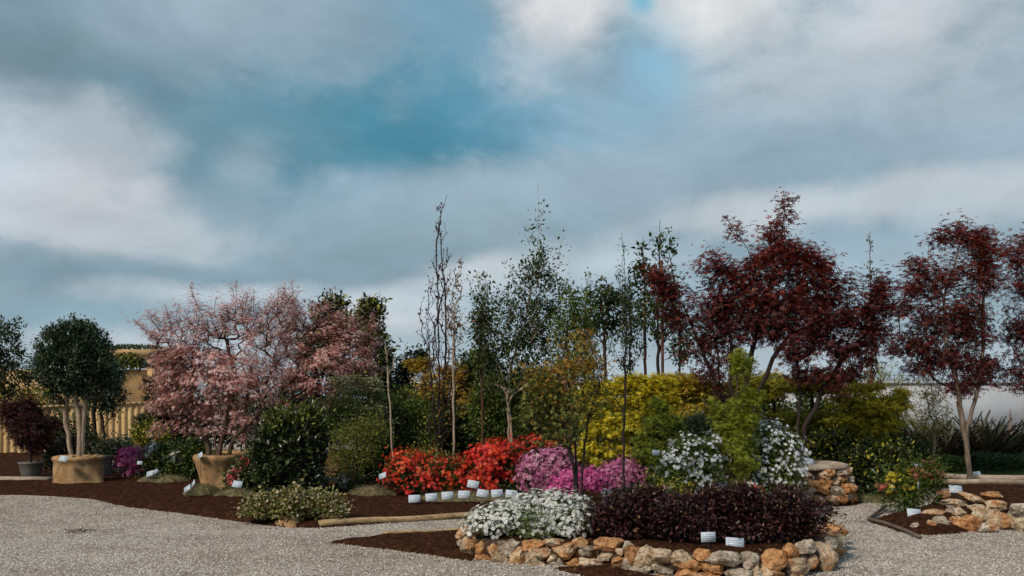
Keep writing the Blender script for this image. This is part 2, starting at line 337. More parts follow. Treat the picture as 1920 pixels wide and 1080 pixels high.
# ------------------------------------------------------------------ branch skeleton
def skeleton(trunks, att, r, up=.3, k=.35, step=.14):
    """trunks: list of polylines; att: attractor points. returns pos,parent,is_tip_edge"""
    cap = sum(len(t) * 12 for t in trunks) + len(att) * 14 + 50
    X = np.zeros((cap, 3)); par = np.full(cap, -1); D = np.zeros((cap, 3)); plen = np.zeros(cap); tw = np.zeros(cap, bool); n = 0
    for t in trunks:
        t = np.asarray(t, float); prev = -1
        for a, b in zip(t[:-1], t[1:]):
            m = max(1, int(np.linalg.norm(b - a) / step)); d = (b - a) / max(1e-6, np.linalg.norm(b - a))
            for i in range(m + 1):
                if i == 0 and prev >= 0: continue
                X[n] = a + (b - a) * i / m + (r.normal(0, step * .06, 3) if prev >= 0 else 0)
                par[n] = prev; D[n] = d; plen[n] = 0 if prev < 0 else plen[prev] + step
                prev = n; n += 1
    nt0 = n
    c = np.concatenate([X[0:1]]); att = att[np.argsort(np.linalg.norm(att - c, axis=1))]
    ok0 = X[:n, 2] > X[0, 2] + .0
    for a in att:
        dv = a - X[:n]; dist = np.linalg.norm(dv, axis=1); hor = np.linalg.norm(dv[:, :2], axis=1)
        cost = dist + k * plen[:n] * .5 + 2.0 * np.maximum(0, up * hor - dv[:, 2])
        i = int(np.argmin(cost)); L_ = dist[i]
        if L_ < .02: continue
        m = min(11, max(2, int(L_ / step))); p0 = X[i]; c1 = p0 + D[i] * L_ * .35 + np.array([0, 0, .05 * L_]); prev = i
        for j in range(1, m + 1):
            t = j / m; q = (1-t)**2 * p0 + 2*t*(1-t) * c1 + t*t * a
            if j < m: q = q + r.normal(0, L_ * .02, 3)
            X[n] = q; par[n] = prev; d = q - X[prev]; D[n] = d / max(1e-6, np.linalg.norm(d)); plen[n] = plen[prev] + np.linalg.norm(d); tw[n] = True
            prev = n; n += 1
            if n >= cap - 12: break
        if n >= cap - 12: break
    return X[:n], par[:n], D[:n], tw[:n]
def branch_mesh(X, par, D, r_tip, r_max, ns=6, expo=.45):
    n = len(X); cnt = np.zeros(n); ch = np.zeros(n)
    has = np.zeros(n, bool); has[par[par >= 0]] = True; cnt[~has] = 1
    for i in range(n - 1, -1, -1):
        if par[i] >= 0: cnt[par[i]] += cnt[i]
    rad = np.minimum(r_tip * cnt ** expo, r_max)
    main = np.full(n, -1); best = np.zeros(n)
    for i in range(n):
        p = par[i]
        if p >= 0 and cnt[i] > best[p]: best[p] = cnt[i]; main[p] = i
    ref = np.array([.83, .21, .31]); A = np.cross(D, ref); A /= np.maximum(1e-6, np.linalg.norm(A, axis=1, keepdims=True)); B = np.cross(D, A)
    ang = 2 * np.pi * np.arange(ns) / ns; co, si = np.cos(ang), np.sin(ang)
    # flare where the trunk meets the ground
    fl = np.ones(n); roots = par < 0; fl[roots] = 1.35
    def ring(pos, a, b, rr): return pos[:, None] + rr[:, None, None] * (co[None, :, None] * a[:, None] + si[None, :, None] * b[:, None])
    V = [ring(X, A, B, rad * fl)]; idx = np.arange(n)
    nb = np.where(par >= 0)[0]; ismain = main[par[nb]] == nb
    side = nb[~ismain]; V.append(ring(X[par[side]], A[side], B[side], rad[side]))
    start = np.zeros(n, int); start[nb[ismain]] = par[nb[ismain]]; start[side] = n + np.arange(len(side))
    j = np.arange(ns); j2 = (j + 1) % ns
    a0 = start[nb][:, None] * ns; b0 = nb[:, None] * ns
    Q = np.stack([a0 + j, a0 + j2, b0 + j2, b0 + j], -1).reshape(-1, 4)
    return np.concatenate([v.reshape(-1, 3) for v in V]), Q, rad

def sample_ells(ells, n, d, r, ydep=.8, shell=.33, rag=.0):
    """ells (u,v,ru,rv[,weight[,dd]]) -> points in world and owner index"""
    A = []; W = []
    for e in ells: W.append((e[2] * e[3]) ** .8 * (e[4] if len(e) > 4 else 1))
    W = np.array(W) / sum(W); own = r.choice(len(ells), n, p=W); pts = np.zeros((n, 3)); nrm = np.zeros((n, 3))
    q = r.normal(size=(n, 3)); q /= np.linalg.norm(q, axis=1, keepdims=True); rr = r.uniform(0, 1, n) ** shell
    if rag:
        ph = r.uniform(0, 9, 6); rr = rr * (1 + rag*(np.sin(q[:,0]*4+ph[0]+own*2.1)*np.cos(q[:,2]*5+ph[1]+own) + .7*np.sin(q[:,0]*9+q[:,1]*7+ph[2]+own*1.3)*np.sin(q[:,2]*8+ph[3])))
        rr = rr * np.where(r.uniform(0,1,n) < .06, r.uniform(1.05, 1.05+rag*1.6, n), 1)
    for i, e in enumerate(ells):
        m = own == i; dd = d + (e[5] if len(e) > 5 else 0)
        c = P(e[0], e[1], dd); s = np.array([e[2] / F * dd, 0, e[3] / F * dd]); s[1] = min(s[0], max(s[2], s[0] * .6)) * ydep
        pts[m] = c + q[m] * rr[m][:, None] * s; nv = q[m] / s; nrm[m] = nv / np.linalg.norm(nv, axis=1, keepdims=True)
    return pts, nrm, own

seed = [100]
def plant(name, label, cat, base, ells, d, leaf, n_leaf, size, sig=.09, flat=1.0, n_att=120, trunks=None, bark='bark_brown', r_tip=.004, r_max=.05,
          up=.3, k=.35, step=.14, fl=None, droop=.2, ydep=.8, shell=.33, zb=None, group=None, tmpl='oval', leaf2=None, outward=.6, trunkname='trunk', crown='crown', bury=.03, szvar=.35, expo=.45, extra_r=None, keep=.5, updir=.8, rag=.24, shoots=0, slen=.3, sup=1.0):
    seed[0] += 1; r = np.random.default_rng(seed[0])
    bx, by = (base[0] - 960) / F * d, d
    z0 = ground_z(bx, by) if zb is None else zb
    org = np.array([bx, by, z0]); root = empty(name, label, cat, org, group)
    att, _, _ = sample_ells(ells, n_att, d, r, ydep, shell, rag)
    att = att[att[:, 2] > z0 + .06]
    if trunks is None:
        e = ells[0]; trunks = [[(base[0], None), (.5 * (base[0] + e[0]), e[1] + e[3] * .6)]]
    tl = []
    for ti, t in enumerate(trunks):
        pl = []; off = 0
        for i, q in enumerate(t):
            if q[1] is None: pl.append(np.array([(q[0] - 960) / F * d, d + (ti - (len(trunks)-1)/2) * .03, z0 - bury]))
            else:
                off += r.normal(0, .02); pl.append(P(q[0], q[1], d + off) if len(q) < 3 else P(q[0], q[1], d + q[2]))
        tl.append(pl)
    X, par, D, tw = skeleton(tl, att, r, up, k, step)
    if shoots:      # whippy new growth beyond the outline
        tp = np.where(tw)[0]; hh = X[tp, 2]; cen = att.mean(0); rr_ = np.linalg.norm((X[tp]-cen)[:, :2], axis=1); sc = (hh - hh.min())/(np.ptp(hh)+1e-6) + .6*rr_/(rr_.max()+1e-6)
        pr_ = np.exp(5*sc); pr_ /= pr_.sum(); NX, NP, ND = [], [], []; n0 = len(X)
        for i0 in r.choice(tp, shoots, p=pr_):
            o_ = X[i0]-cen; o_[2] = 0; o_ = o_/max(.1, np.linalg.norm(o_)); dv = o_*r.uniform(.1,.9) + np.array([0,0,sup]) + r.normal(0,.25,3); dv /= np.linalg.norm(dv)
            L_ = slen*r.uniform(.4,1.2); p_ = X[i0].copy(); prev = i0
            for _ in range(4): dv = dv + r.normal(0,.1,3); dv /= np.linalg.norm(dv); p_ = p_ + dv*L_/4; NX.append(p_.copy()); NP.append(prev); ND.append(dv.copy()); prev = n0+len(NX)-1
        X = np.concatenate([X, NX]); par = np.concatenate([par, NP]).astype(int); D = np.concatenate([D, ND]); tw = np.concatenate([tw, np.ones(len(NX), bool)])
    V, Q, rad = branch_mesh(X, par, D, r_tip, r_max, expo=expo)
    mesh_obj(trunkname, V, Q, M[bark], root, org, smooth=True)
    # leaves sit on the twigs
    tips = np.where(tw)[0]
    if n_leaf:
        w_ = np.where(rad[tips] < np.quantile(rad[tips], .75) + 1e-6, 1.0, .25); w_ /= w_.sum()
        ii = r.choice(tips, n_leaf, p=w_); t = r.uniform(0, 1, n_leaf)[:, None]
        pts = X[ii] * t + X[par[ii]] * (1 - t); ctr = att.mean(0)
        off = r.normal(0, 1, (n_leaf, 3)) * np.array([sig, sig, sig * flat]) * np.where(r.uniform(0,1,n_leaf) < .12, 1.3, 1)[:,None]; pts = pts + off
        pts[:, 2] = np.maximum(pts[:, 2], z0 + .02 + r.uniform(0, .05, n_leaf))
        outv = pts - ctr; outv /= np.maximum(.05, np.linalg.norm(outv, axis=1, keepdims=True))
        f = outward * outv + .5 * D[ii] + r.normal(0, .55, (n_leaf, 3)); f[:, 2] = f[:, 2] * (.5 if flat < .8 else 1) - droop
        upv = np.array([0, 0, updir]) + .45 * outv + r.normal(0, .35, (n_leaf, 3))
        if leaf2:
            m2 = leaf2[1](pts, r)
            leaves(crown, pts[~m2], f[~m2], upv[~m2], size, tmpl, M[leaf], root, org, szvar, r)
            o2 = leaves(leaf2[2], pts[m2], f[m2], upv[m2], size, tmpl, M[leaf2[0]], root, org, szvar, r)
        else: leaves(crown, pts, f, upv, size, tmpl, M[leaf], root, org, szvar, r)
    for fs in (fl or []):
        thin = tips[rad[tips] <= r_tip * 1.5]; flowers(root, org, fs, ells, d, r, X, thin if len(thin) > 50 else tips, ydep, z0)
    return root, org, r

def flowers(root, org, fs, ells, d, r, X, tips, ydep, z0):
    """fs: dict(mat,n,size,tmpl,where='tips'|'shell',clump,csig,ells,eye)"""
    n = fs['n']; cl = fs.get('clump', 1); nc = max(1, n // cl); es = fs.get('ells', ells)
    if fs.get('where', 'shell') == 'tips':
        # the far ends of the twigs, which carry the blossom
        ii = r.choice(tips, nc); c = X[ii]; cc = X[tips].mean(0); nv = c - cc; nv /= np.maximum(.05, np.linalg.norm(nv, axis=1, keepdims=True)); nv[:, 2] += .5
    else:
        c, nv, _ = sample_ells(es, nc * 3, d, r, ydep, .001)
        ins = np.zeros(len(c), bool)
        for e in es:     # drop centres buried in a neighbouring lobe
            dd = d + (e[5] if len(e) > 5 else 0); q = P(e[0], e[1], dd); s = np.array([e[2]/F*dd, 0, e[3]/F*dd]); s[1] = min(s[0], max(s[2], s[0]*.6)) * ydep
            ins |= (((c - q) / s) ** 2).sum(1) < .8
        m = (~ins) & (c[:, 2] > z0 + .03) & (nv[:, 2] > fs.get('minz', -.35)); c = c[m][:nc]; nv = nv[m][:nc]
    if len(c) == 0: return
    cs = fs.get('csig', .05)
    pts = np.repeat(c, cl, 0); nn = np.repeat(nv, cl, 0); k = len(pts)
    off = r.normal(0, cs, (k, 3)) * np.array([1, 1, fs.get('flat', 1)]); pts = pts + off + nn * fs.get('lift', .01)
    nn = nn + off / max(cs, 1e-4) * fs.get('fan', .25) + r.normal(0, .25, (k, 3)) + np.array([0, 0, fs.get('upz', .25)])
    nn /= np.linalg.norm(nn, axis=1, keepdims=True)
    rv = r.normal(size=(k, 3)); f = np.cross(nn, rv)
    leaves(fs.get('name', 'blossom'), pts, f, nn, fs['size'], fs.get('tmpl', 'flower'), M[fs['mat']], root, org, .25, r)
    if fs.get('eye'):
        leaves('flower_eye', pts + nn * fs['size'] * .12, f, nn, fs['size'] * .3, 'eye', M['f_eye'], root, org, .1, r)['kind'] = 'stuff'

# ------------------------------------------------------------------ ground
def vnoise(x, y, s=1.0, sd=0):
    a = sd * 1.7; return (np.sin(x*s*1.3+a+1.9*np.sin(y*s*.9+a)) + np.sin(y*s*1.7-a+1.5*np.sin(x*s*1.1+2*a)) + .5*np.sin((x+y)*s*3.1+a) + .5*np.sin((x-y)*s*3.7+2)) / 3
def sdpoly(x, y, poly):
    poly = np.asarray(poly); n = len(poly); dmin = np.full(x.shape, 1e9); ins = np.zeros(x.shape, bool)
    for i in range(n):
        a, b = poly[i], poly[(i+1) % n]; e = b - a; t = np.clip(((x-a[0])*e[0] + (y-a[1])*e[1]) / (e@e), 0, 1)
        dmin = np.minimum(dmin, np.hypot(x-a[0]-t*e[0], y-a[1]-t*e[1]))
        c = ((a[1] > y) != (b[1] > y)) & (x < (b[0]-a[0]) * (y-a[1]) / (b[1]-a[1]+1e-12) + a[0]); ins ^= c
    return np.where(ins, dmin, -dmin)
BEDS = {
 'planting_bed': dict(poly=[G(-250,925),G(68,929),G(165,935),G(235,950),G(330,962),G(440,977),G(530,989),G(600,990),G(885,970),G(1100,962),G(1400,962),G(1530,952),G(1605,948),G(1650,931),G(1700,925),G(1760,915),G(2200,915),U(2200,27),U(-350,27)],
                 h=.06, w=.35, res=.11, rough=.02),
 'low_bed': dict(poly=[G(622,1018),G(720,1006),G(880,997),G(900,1020),G(885,1052),G(760,1034)], h=.05, w=.15, res=.035, rough=.012),
 'raised_bed': dict(poly=[U(886,9.1),U(1000,8.78),U(1200,8.35),U(1400,8.08),U(1500,8.22),U(1546,8.6),U(1535,10.5),U(1100,10.9),U(905,10.3)], h=.21, w=.12, res=.045, rough=.015),
 'soil_strip': dict(poly=[G(1040,1066),G(1130,1062),G(1210,1076),G(1290,1100),G(1150,1100)], h=.03, w=.1, res=.03, rough=.01),
 'rockery_bed': dict(poly=[G(1632,979),G(1740,951),G(1765,925),G(2000,925),G(2000,985),G(1860,992),G(1790,1000),G(1745,1004),G(1700,1000)], h=.16, w=.5, res=.05, rough=.015),
}
def bed_h(b, x, y):
    s = sdpoly(x, y, b['poly']) + vnoise(x, y, 5, 1) * .035 + vnoise(x, y, 17, 2) * .015
    return np.where(s > 0, b['h'] * np.clip(s / b['w'], 0, 1) ** .6, s * .6) + b['rough'] * vnoise(x, y, 9, 3) * np.clip(s * 8, 0, 1) + .004
def ground_z(x, y):
    x = np.array([float(x)]); y = np.array([float(y)]); z = 0.0
    for b in BEDS.values(): z = max(z, float(bed_h(b, x, y)[0]))
    return z
gv = [(-900,-60,0),(900,-60,0),(900,1500,0),(-900,1500,0)]
kind(mesh_obj('gravel_ground', gv, np.array([(0,1,2,3)]), M['gravel']), 'structure')
for nm, b in BEDS.items():
    pl = np.array(b['poly']); lo, hi = pl.min(0) - .3, pl.max(0) + .3; res = b['res']
    nx, ny = int((hi[0]-lo[0])/res)+1, int((hi[1]-lo[1])/res)+1
    x, y = np.meshgrid(np.linspace(lo[0], hi[0], nx), np.linspace(lo[1], hi[1], ny)); z = bed_h(b, x, y)
    V = np.stack([x, y, z], -1).reshape(-1, 3); i = np.arange(nx*ny).reshape(ny, nx)
    Q = np.stack([i[:-1,:-1], i[:-1,1:], i[1:,1:], i[1:,:-1]], -1).reshape(-1, 4)
    Q = Q[(z.ravel()[Q] > -.03).any(1)]; kind(mesh_obj(nm, V, Q, M['mulch'], smooth=True), 'structure')

def scatter(n, dlo, dhi, u0, u1, cond, r, powr=.5):
    d = dlo + (dhi - dlo) * r.uniform(0, 1, n) ** 1.3; u = r.uniform(u0, u1, n); x = (u - 960) / F * d
    z = np.zeros(n)
    for b in BEDS.values(): z = np.maximum(z, bed_h(b, x, d))
    m = cond(z); return np.stack([x[m], d[m], z[m]], -1)
r0 = np.random.default_rng(5)
pts = scatter(85000, 7.4, 16, -60, 1980, lambda z: z < .006, r0)
up_ = np.tile([0,0,1.], (len(pts),1)) + r0.normal(0,.3,(len(pts),3))
kind(leaves('loose_gravel', pts + [0,0,.003], r0.normal(size=(len(pts),3))*[1,1,.15], up_, .0075, 'pebble', M['pebble'], szvar=.6, r=r0), 'stuff', 'pale crushed stone chippings scattered over the gravel path')
pts = scatter(16000, 8, 20, -60, 1980, lambda z: z > .015, r0)
up_ = np.tile([0,0,1.], (len(pts),1)) + r0.normal(0,.5,(len(pts),3))
kind(leaves('bark_mulch', pts + [0,0,.004], r0.normal(size=(len(pts),3))*[1,1,.3], up_, .028, 'lance', M['chip'], szvar=.7, r=r0), 'stuff', 'dark brown bark chips covering the planting beds')

d = 7.6 + 9*r0.uniform(0,1,26000)**1.2; u = r0.uniform(-60,1980,26000); x = (u-960)/F*d; sd_ = np.full(len(x), -9.0)
for b in BEDS.values(): sd_ = np.maximum(sd_, sdpoly(x, d, b['poly']))
m = (sd_ < .02) & (r0.uniform(0,1,len(x)) < np.exp(sd_/.14) + .006)
pts = np.stack([x[m], d[m], np.full(m.sum(), .009)], -1)
kind(leaves('spilled_bark', pts, r0.normal(size=(len(pts),3))*[1,1,.2], np.tile([0,0,1.], (len(pts),1)) + r0.normal(0,.4,(len(pts),3)), .026, 'lance', M['chip'], szvar=.7, r=r0), 'stuff', 'dark bark chips spilled over the gravel along the bed edges')

# ------------------------------------------------------------------ solid builders
def box(V, Q, c, s, rz=0):
    c = np.array(c, float); s = np.array(s) / 2; k = len(V); ca, sa = math.cos(rz), math.sin(rz)
    for q in ((-1,-1,-1),(1,-1,-1),(1,1,-1),(-1,1,-1),(-1,-1,1),(1,-1,1),(1,1,1),(-1,1,1)):
        p = np.array(q) * s; V.append((c[0]+ca*p[0]-sa*p[1], c[1]+sa*p[0]+ca*p[1], c[2]+p[2]))
    Q += [(k,k+3,k+2,k+1),(k+4,k+5,k+6,k+7),(k,k+1,k+5,k+4),(k+1,k+2,k+6,k+5),(k+2,k+3,k+7,k+6),(k+3,k,k+4,k+7)]
def boxes(name, lst, mat, parent=None, org=(0,0,0)):
    V, Q = [], []
    for b in lst: box(V, Q, *b)
    return mesh_obj(name, V, np.array(Q), mat, parent, org)
def tube(path, rad, ns=10, wob=0, r=None):
    path = np.asarray(path, float); n = len(path); rad = np.broadcast_to(rad, n).astype(float)
    D = np.gradient(path, axis=0); D /= np.linalg.norm(D, axis=1, keepdims=True)
    ref = np.array([.1,.2,1.]) if abs(D[:,2]).mean() < .7 else np.array([1.,.1,.1])
    A = np.cross(D, ref); A /= np.linalg.norm(A, axis=1, keepdims=True); B = np.cross(D, A)
    ang = 2*np.pi*np.arange(ns)/ns
    rr = rad[:,None] * (1 + (wob * r.normal(size=(n,ns)) if wob else 0))
    V = path[:,None] + rr[...,None]*(np.cos(ang)[None,:,None]*A[:,None] + np.sin(ang)[None,:,None]*B[:,None])
    j = np.arange(ns); j2 = (j+1)%ns; i = np.arange(n-1)[:,None]*ns
    Q = np.stack([i+j, i+j2, i+ns+j2, i+ns+j], -1).reshape(-1,4)
    caps = [np.array([list(range(ns))[::-1]]), np.array([[(n-1)*ns+q for q in range(ns)]])]
    return V.reshape(-1,3), [Q] + caps
def lathe(prof, org, ns=28, wob=0., sd=0, flare=None):
    r = np.random.default_rng(sd); ang = 2*np.pi*np.arange(ns)/ns; V = []
    ph = r.uniform(0, 6, 4)
    for (rr, z) in prof:
        m = 1 + wob*(np.sin(3*ang+ph[0]+z*3) + .7*np.sin(7*ang+ph[1]+z*9) + .5*np.sin(12*ang+ph[2]-z*5))
        if wob: m = m + .010*np.sin(19*ang+z*6+ph[1]) + .006*np.sin(31*ang-z*9+ph[2])
        if flare: m = m + flare[1]*np.exp(-((ang-flare[0]+np.pi)%(2*np.pi)-np.pi)**2/.12)*max(0, 1-z/flare[2])**1.5
        zz = z + (wob*.12*np.sin(4*ang+ph[3]) if wob and z > .1 else 0)
        V.append(np.stack([org[0]+rr*m*np.cos(ang), org[1]+rr*m*np.sin(ang), org[2]+zz+0*ang], -1))
    V = np.concatenate(V); n = len(prof); j = np.arange(ns); j2 = (j+1)%ns; i = np.arange(n-1)[:,None]*ns
    return V, [np.stack([i+j, i+j2, i+ns+j2, i+ns+j], -1).reshape(-1,4), np.array([[(n-1)*ns+q for q in range(ns)]])]

# ico sphere
def icosphere(sub):
    t = (1+5**.5)/2; V = [np.array(v, float)/math.hypot(1,t) for v in ((-1,t,0),(1,t,0),(-1,-t,0),(1,-t,0),(0,-1,t),(0,1,t),(0,-1,-t),(0,1,-t),(t,0,-1),(t,0,1),(-t,0,-1),(-t,0,1))]
    Fc = [(0,11,5),(0,5,1),(0,1,7),(0,7,10),(0,10,11),(1,5,9),(5,11,4),(11,10,2),(10,7,6),(7,1,8),(3,9,4),(3,4,2),(3,2,6),(3,6,8),(3,8,9),(4,9,5),(2,4,11),(6,2,10),(8,6,7),(9,8,1)]
    for _ in range(sub):
        c = {}; nf = []
        def mid(a, b):
            k = (min(a,b), max(a,b))
            if k not in c: m = V[a]+V[b]; V.append(m/np.linalg.norm(m)); c[k] = len(V)-1
            return c[k]
        for a, b, d in Fc:
            x, y, z = mid(a,b), mid(b,d), mid(d,a); nf += [(a,x,z),(b,y,x),(d,z,y),(x,y,z)]
        Fc = nf
    return np.array(V), np.array(Fc)
ICO, ICF = icosphere(4)
def rock(c, s, mat, parent=None, org=(0,0,0), sd=0, name='stone', rz=0):
    r = np.random.default_rng(sd); v = ICO.copy()
    for _ in range(20):
        n = r.normal(size=3); n /= np.linalg.norm(n); o = r.uniform(.5, .86); e = v@n - o; v = v - np.maximum(0, e)[:,None]*n*.93
    v /= np.abs(v).max(0)
    ph = r.uniform(0, 9, 3)
    nz = .035*(np.sin(v[:,0]*6+ph[0]+2*np.sin(v[:,1]*5)) + np.sin(v[:,1]*7+ph[1]+2*np.sin(v[:,2]*6)) + np.sin(v[:,2]*8+ph[2]+2*np.sin(v[:,0]*5))) + .02*np.sin(v[:,0]*19+ph[1])*np.sin(v[:,1]*17+ph[0])*np.sin(v[:,2]*21)
    v = v*(1+nz[:,None])
    a = rz; ca, sa = math.cos(a), math.sin(a); v = v*np.array(s); v = np.stack([v[:,0]*ca - v[:,2]*sa, v[:,1], v[:,0]*sa + v[:,2]*ca], -1)
    return mesh_obj(name, v + np.array(c), ICF, mat, parent, org)

# ------------------------------------------------------------------ walls and buildings at the back
# white wall with railing
wx0, wx1, wy = U(690, 28)[0], U(2150, 28)[0], 28.0
wr = empty('garden_wall', 'long white rendered wall with a flat coping closing the garden at the right and centre', 'wall', ((wx0+wx1)/2, wy, 0))
og = wr.location
boxes('wall', [((( wx0+wx1)/2, wy, 1.0), (wx1-wx0, .2, 2.02))], M['render'], wr, og)
boxes('coping', [(((wx0+wx1)/2, wy, 2.05), (wx1-wx0+.06, .3, .08))], M['render'], wr, og)
jx = [((x, wy-.101, 1.0), (.02, .006, 1.98)) for x in np.arange(wx0+1, wx1, 2.4)]
for q in jx: boxes('panel_joint', [q], M['curb'], wr, wr.location)
rl = empty('railing', 'thin dark iron railing with upright bars on top of the white wall', 'railing', ((wx0+wx1)/2, wy, 2.09)); og = rl.location
boxes('rail', [(((wx0+wx1)/2, wy, 2.13), (wx1-wx0, .02, .012)), (((wx0+wx1)/2, wy, 2.28), (wx1-wx0, .02, .012))], M['iron'], rl, og)
o = boxes('bar', [((x, wy, 2.235), (.012, .012, .26)) for x in np.arange(wx0+.05, wx1, .15)], M['iron'], rl, og); o['kind'] = 'stuff'

# ochre corrugated fence at the left
fA, fB = U(-260, 24.4), U(292, 26.0); fl_ = fB - fA; flen = np.linalg.norm(fl_); fd = fl_/flen; fn = np.array([fd[1], -fd[0]])
fe = empty('corrugated_fence', 'ochre corrugated sheet fence with a flat wooden cap rail', 'fence', ((fA+fB)/2).tolist()+[0]); og = fe.location
nS = int(flen/.02); tt = np.linspace(0, flen, nS); ph = (tt/.17) % 1; off = .045*np.clip(np.abs(ph-.5)*5-.6, 0, 1)
bx = fA[0]+fd[0]*tt+fn[0]*off; by = fA[1]+fd[1]*tt+fn[1]*off
zt = 1.12 + .30*tt/flen
V = np.concatenate([np.stack([bx, by, 0*tt-.05], -1), np.stack([bx, by, zt], -1)]); i = np.arange(nS-1)
mesh_obj('sheet_panel', V, np.stack([i, i+1, i+1+nS, i+nS], -1), M['fence'], fe, og)
fc = (fA+fB)/2; fa = math.atan2(fd[1], fd[0])
capV, capQ = [], []
for (t, off2, zz, th, dp) in ((.5, .02, 1.385, .07, .16),):
    for k in range(48):
        c = fA + fl_*(k+.5)/48; box(capV, capQ, (c[0]+fn[0]*off2, c[1]+fn[1]*off2, 1.16+.30*(k+.5)/48), (flen/48-.003, .16, .06), fa)
mesh_obj('cap_rail', capV, np.array(capQ), M['capwood'], fe, og)

# ochre pavilion behind the fence
pd = 30.0
pv = empty('pavilion', 'ochre panelled pavilion with a planted terrace edge behind the corrugated fence', 'building', (U(200,pd)[0], pd, 0)); og = pv.location
def PX(u, v, d): return P(u, v, d)
def slab(name, u0, u1, v0, v1, d, th, mat, parent, og, zb=None):
    a, b = P(u0, v0, d), P(u1, v1, d); z0 = b[2] if zb is None else zb
    return boxes(name, [(((a[0]+b[0])/2, d, (a[2]+z0)/2), (b[0]-a[0], th, a[2]-z0))], mat, parent, og)
slab('wall', -260, 279, 693, 800, pd, .3, M['ply'], pv, og, 0)
slab('post', 280, 300, 672, 800, pd-.12, .34, M['ply'], pv, og, 0)
slab('roof_beam', 150, 300, 656, 671, pd-.1, .5, M['ply'], pv, og)
slab('corner_post', 150, 168, 671.5, 692, pd-.05, .3, M['ply'], pv, og)
wn = slab('window', 262, 279, 672, 691, pd+.1, .06, M['render'], pv, og)
slab('fascia', -260, 222, 755, 771, pd-2.2, .2, M['capwood'], pv, og)
seed[0] = 400
r_ = np.random.default_rng(44)
def hedge(name, label, cat, u0, u1, vt, vb, d, mat, n, size, dep=.4, tmpl='oval', group=None, droop=.1, stemn=12):
    a, b = P(u0, vt, d), P(u1, vb, d); zb = max(b[2], 0 if b[2] < .3 else b[2]); org = ((a[0]+b[0])/2, d, zb)
    e = empty(name, label, cat, org, group)
    p = np.stack([r_.uniform(a[0], b[0], n), d + r_.uniform(-dep, dep, n), zb + (a[2]-zb)*(r_.uniform(0,1,n)**.7)*(1+.18*vnoise(r_.uniform(0,1,n)*0+1, r_.uniform(0,1,n)*0, 1))], -1)
    p[:,2] *= 1; p[:,2] = zb + (p[:,2]-zb)*(.86+.16*vnoise(p[:,0], p[:,1], 3, 4))
    f = r_.normal(0,.7,(n,3)) + [0,-.2,.4-droop]; upv = r_.normal(0,.4,(n,3)) + [0,-.3,.8]
    leaves('foliage', p, f, upv, size, tmpl, M[mat], e, org, .4, r_)
    V, Qs, k = [], [], 0
    for _ in range(stemn):
        x = r_.uniform(a[0], b[0]); y = d + r_.uniform(-dep, dep)*.5
        v, q = tube([(x, y, zb-.03), (x+r_.normal(0,.05), y, zb+(a[2]-zb)*.4), (x+r_.normal(0,.1), y+.02, zb+(a[2]-zb)*.75)], [.014,.01,.004], 5)
        V.append(v); Qs.append(q[0]+k); k += len(v)
    mesh_obj('stems', np.concatenate(V), np.concatenate(Qs), M['bark_brown'], e, org)['kind'] = 'stuff'; return e
hedge('terrace_planting', 'light green bushy planting hanging over the pavilion wall top', 'plant', 205, 264, 662, 693, 29.8, 'l_mid', 1500, .11, .22)
hedge('roof_planting', 'thin dark creeper along the pavilion roof beam', 'plant', 205, 300, 648, 657, 29.9, 'l_leafy', 500, .10, .2)
hedge('ochre_leaved_shrub', 'yellowish shrub seen at the left edge above the corrugated fence', 'shrub', -60, 105, 722, 800, 27.2, 'l_olive', 2600, .09, .4)

# ------------------------------------------------------------------ potted trees, left
def pot(kind_, org, rt, rb, h, mat, wob=.03, sd=1, parent=None, rim=True, z0=-.02, flare=None):
    pr = [(rb*.9, z0), (rb, z0+.03), (rb*.6+rt*.4, h*.4), (rt*.97, h*.86), (rt*1.03 if rim else rt, h*.9), (rt*1.03 if rim else rt, h), (rt*.93, h), (rt*.9, h*.9)]
    if kind_ == 'burlap': pr = [(rb*1.04, z0), (rb*1.0, .05), (rb, h*.2), (rb*.7+rt*.3, h*.4), (rb*.35+rt*.65, h*.6), (rt*.98, h*.76), (rt*1.05, h*.84), (rt*1.07, h*.93), (rt*1.0, h*1.0), (rt*.88, h*.985), (rt*.8, h*.93)]
    V, Q = lathe(pr, org, 56, wob, sd, flare); o = mesh_obj('root_ball' if kind_ == 'burlap' else 'pot', V, Q, M[mat], parent, org, smooth=True)
    # soil inside
    V, Q = lathe([(rt*.9, h*.88), (rt*.6, h*.93), (rt*.25, h*.95), (.01, h*.955)], org, 24, .03, sd+1)
    mesh_obj('soil', V, Q, M['soil'], o, org, smooth=True)
    for c_ in o.children: pass
    return o

root, org, r = plant('topiary_tree', 'round clipped dark green tree on three pale stems in a wide burlap root ball', 'tree', (146, 0), 
    [(138,668,66,70,1.6),(110,690,48,62,.8),(165,690,50,62,.9),(138,640,50,42,.7),(190,715,32,40,.35),(95,705,30,50,.4)], 16.6, 'l_topiary', 30000, .05, sig=.05, n_att=800,
    trunks=[[(142,None),(132,840),(123,790),(127,735)],[(146,None),(150,830),(150,790),(143,755),(140,720)],[(152,None),(155,820),(158,780),(162,730)]], bark='bark_pale', r_tip=.006, r_max=.052, rag=.03, shell=.3, droop=.1, tmpl='oval', outward=.9, step=.12)
pot('burlap', org, .41, .41, .46, 'burlap', .018, 3, root, flare=(5.9,.34,.36))
rk_ = np.random.default_rng(3)
for q in range(6): rock((org[0]+rk_.uniform(-.3,.3), org[1]-.1+rk_.uniform(-.2,.15), org[2]+.45), (.06,.05,.035), M['st_o'], root, org, 900+q, 'root_ball_stone')
# flap of loose sacking at the right

